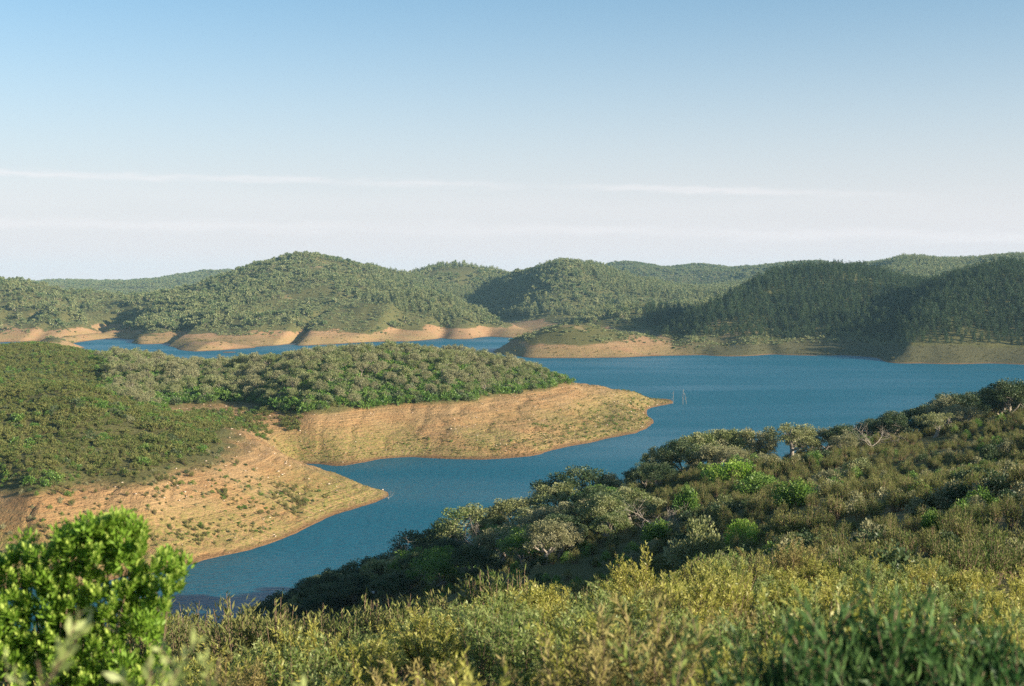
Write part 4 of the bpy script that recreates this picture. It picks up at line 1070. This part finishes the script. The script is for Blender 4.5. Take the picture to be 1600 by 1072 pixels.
def bright_bush():
    rg = np.random.default_rng(950)
    D0 = 8.0
    def at(px, py, dd=0.0):
        d = D0 + dd; return np.array([(px - 800) / F_PX * d, d, EYE - d * (py - HORIZON) / F_PX])
    base = at(130, 1000); gz = float(ground(base[0], D0)[0]); base = np.array([base[0], D0, gz - .05])
    e = bpy.data.objects.new('mastic_bush', None); link(e); e.location = base
    tag(e, 'glossy bright green leafy bush in the lower left corner', 'bush')
    # leafy masses that make up the bush's uneven outline
    lobes = []
    lo_y = [808, 830, 860, 880, 900, 930, 960, 1000, 1075]; lo_r = [218, 236, 250, 303, 303, 272, 258, 256, 262]; lo_l = [186, 92, 20, -40, -40, -40, -40, -40, -40]
    while len(lobes) < 92:
        py = rg.uniform(812, 1078); a, b = np.interp(py, lo_y, lo_l), np.interp(py, lo_y, lo_r)
        r_ = rg.uniform(15, 31); px = rg.uniform(a + r_ * .5, b - r_ * .6) if b - a > 2 * r_ else (a + b) / 2
        if 50 < px < 92 and py < 870 or 232 < px < 250 and py < 878: continue
        lobes.append((px, py, rg.uniform(-.22, .18), r_, r_ * rg.uniform(.8, 1.15)))
    lobes += [(207, 824, 0, 20, 18), (112, 840, .05, 20, 20), (288, 882, -.05, 17, 16), (262, 890, -.1, 22, 22), (40, 846, .1, 24, 20), (170, 846, .02, 24, 22)]
    # one tuft of leaves, shared by every tuft of the bush
    tufts = []
    for s in range(4):
        n = 13; a = np.arange(n) * 2.4 + rg.random(n) * .4; op = np.linspace(.15, 1.15, n)
        D = unit(np.stack([np.cos(a) * op, np.sin(a) * op, np.ones(n)], -1)); S = unit(np.cross(D, [0, 0, 1.0]) + 1e-6); N = np.cross(S, D)
        Lf = (.042 + .020 * rg.random(n))[:, None]; Wf = Lf * .34; Pb = np.stack([np.zeros(n), np.zeros(n), -.045 * op], -1)
        m1 = Pb + D * Lf * .35; m2 = Pb + D * Lf * .72
        v = np.stack([Pb, m1 + S * Wf * .42 + N * Lf * .06, m2 + S * Wf * .5 + N * Lf * .05, Pb + D * Lf - N * Lf * .05, m2 - S * Wf * .5 + N * Lf * .05, m1 - S * Wf * .42 + N * Lf * .06, m1, m2], 1).reshape(-1, 3)
        b = np.arange(n)[:, None] * 8
        q = np.concatenate([b + np.array([0, 1, 6, 6]), ], 1)
        f3 = np.concatenate([b + np.array([[0, 1, 6]]), b + np.array([[0, 6, 5]]), b + np.array([[2, 3, 7]]), b + np.array([[7, 3, 4]])])
        f4 = np.concatenate([b + np.array([[1, 2, 7, 6]]), b + np.array([[6, 7, 4, 5]])])
        t = 1 - op / 1.3
        tufts.append(mesh_np('leaf_tuft', v, [f3, f4], M_LIME, np.concatenate([np.tile(t, 4), np.tile(t, 2)])))
    pos, nor = [], []
    while len(pos) < 1150:
        py = rg.uniform(806, 1080); a, b = np.interp(py, lo_y, lo_l), np.interp(py, lo_y, lo_r)
        wob = 16 * (vnoise(py / 14.0, 3.3, 7) - .5)
        px = rg.uniform(a - 8, b + wob)
        gap = vnoise(px / 24.0, py / 20.0, 9)
        if gap < .30 or (50 < px < 88 and py < 858 - 10 * gap) or (228 < px < 246 and py < 872): continue
        pos.append(at(px, py, rg.uniform(-.22, .12) + (.25 - .25 * gap)))
        nor.append(unit(np.array([(px - 130) / 190.0 * .6 + rg.normal() * .35, -.45 + rg.normal() * .3, .9 + (960 - py) / 400.0])))
    pos = np.array(pos); nor = np.array(nor)
    order = np.argsort(pos[:, 1]); pos, nor = pos[order], nor[order]
    pk = rg.permutation(len(pos)); pos, nor = pos[pk], nor[pk]
    for i in range(min(300, len(pos))):
        o = bpy.data.objects.new('leaf_tuft', tufts[i % 4]); link(o, e)
        o.location = pos[i] - base
        o.rotation_euler = (Vector(nor[i]).to_track_quat('Z', 'Y') @ Vector((0, 0, 1)).rotation_difference(Vector((0, 0, 1)))).to_euler()
        s = rg.uniform(.8, 1.25); o.scale = (s, s, s)
    # inner leaves and the rest
    rest = []
    n = 6500; li = rg.integers(0, len(lobes), n); q = rdir(rg, n) * (rg.random(n) ** .5)[:, None]
    cen = np.array([at(l[0], l[1], l[2] + .08) for l in lobes])[li]; R = np.array([(l[3], l[3] * .8, l[4]) for l in lobes])[li] * D0 / F_PX * .84
    P_ = cen + q * R - base
    v, f = cards(P_, unit(q + rdir(rg, n) * .7 + np.array([0, 0, .9])), .05, .017, rg, .08)
    tl = np.clip(rg.random(n) * .5, 0, 1)
    VV, FF, TT, off = [v], [f], [tl], len(v)
    for i in range(300, len(pos)):
        me = tufts[i % 4]; co = np.empty(len(me.vertices) * 3, np.float32); me.vertices.foreach_get('co', co)
        Rm = np.array(Vector(nor[i]).to_track_quat('Z', 'Y').to_matrix()); co = co.reshape(-1, 3) @ Rm.T * rg.uniform(.8, 1.25) + pos[i] - base
        b8 = np.arange(13)[:, None] * 8 + off
        FF += [b8 + np.array([[0, 1, 2, 6]]), b8 + np.array([[6, 2, 3, 7]]), b8 + np.array([[0, 6, 4, 5]]), b8 + np.array([[6, 7, 3, 4]])]
        tt = 1 - np.linspace(.15, 1.15, 13) / 1.3; TT += [tt] * 4; VV.append(co); off += len(co)
    v, f, tl = np.concatenate(VV), np.concatenate(FF), np.concatenate(TT)
    fo = bpy.data.objects.new('foliage', mesh_np('inner_foliage', v, [f], M_LIME, tl)); link(fo, e); tag(fo, kind='stuff')
    tb = []
    for l in lobes[::2]:
        tgt = at(l[0], l[1] + 14, l[2] + .12) - base
        for k in range(1):
            p0 = np.array([rg.normal() * .03, rg.normal() * .03, 0]); mid = tgt * .5 + np.array([0, 0, -.08]) + rg.normal(size=3) * .05
            tb.append(tube(np.stack([p0, tgt * .25 + rg.normal(size=3) * .03, mid, tgt * .8, tgt + rg.normal(size=3) * .05]), (.012, .009, .007, .005, .002), 6))
    tv, tf = join(tb)
    link(bpy.data.objects.new('branches', mesh_np('branches', tv, [tf], M_TWIG, smooth=True)), e)
    print('tufts', len(pos))
bright_bush()

def blurred_foreground():
    m = rockrose(960, 1.0, .6, 150, 12, 15, .055, M_FEATHER, .24)
    for px, d, top, w, lab in ((1380, 5.0, 915, 1.0, 'soft dark green feathery bush filling the bottom right corner'),
                               (1235, 4.8, 968, .75, 'smaller feathery green bush left of the bottom right corner bush'),
                               (1530, 5.0, 945, .85, 'feathery green bush cut by the right edge at the bottom')):
        x = (px - 800) / F_PX * d; g = float(ground(x, d)[0]); h = EYE - d * (top - HORIZON) / F_PX - g
        thing('broom_bush', [('stems', m[0]), ('foliage', m[1])], x, d, g - .05, (w, w, h), px, lab, 'bush', 'feathery bushes at the bottom right')
    st = [rockrose(970 + k, 1.6, .035, 8, 16, 14, .042, M_ROCKGREEN, .40) for k in range(3)]
    for i, (px, d, top, lab) in enumerate(((296, 3.0, 922, 'tall blurred leafy stalk in front of the water by the bright bush'),
                                           (386, 3.0, 930, 'blurred leafy stalk right of the tallest one at the bottom'),
                                           (222, 3.3, 925, 'blurred leafy stalk in front of the bright green bush'),
                                           (122, 2.9, 1000, 'short blurred stalk at the foot of the bright green bush'),
                                           (414, 3.4, 985, 'short blurred stalk right of the pair of stalks'))):
        x = (px - 800) / F_PX * d; g = float(ground(x, d)[0]); h = EYE - d * (top - HORIZON) / F_PX - g
        m_ = st[i % 3]
        thing('leafy_stalk', [('stems', m_[0]), ('leaves', m_[1])], x, d, g - .02, (1, 1, h / 1.55), px, lab, 'stalk', 'out of focus stalks at the lower left')
blurred_foreground()

# ------------------------------------------------------------------ haze
def build_haze():
    m, T = new_mat('thin_summer_haze')
    v = T.n('ShaderNodeVolumePrincipled')
    v.inputs['Color'].default_value = (0.45, 0.78, 1.0, 1)
    v.inputs['Density'].default_value = 0.00005
    v.inputs['Anisotropy'].default_value = 0.0
    o = T.n('ShaderNodeOutputMaterial'); T.l(v.outputs[0], o.inputs['Volume'])
    x0, x1, y0, y1, z0, z1 = -5000, 5000, -200, 7400, -10, 190
    vv = [(x, y, z) for z in (z0, z1) for y in (y0, y1) for x in (x0, x1)]
    ff = np.array([[0, 2, 3, 1], [4, 5, 7, 6], [0, 1, 5, 4], [2, 6, 7, 3], [0, 4, 6, 2], [1, 3, 7, 5]])
    h = bpy.data.objects.new('haze', mesh_np('haze', vv, [ff], m))
    link(h); tag(h, kind='stuff')
build_haze()
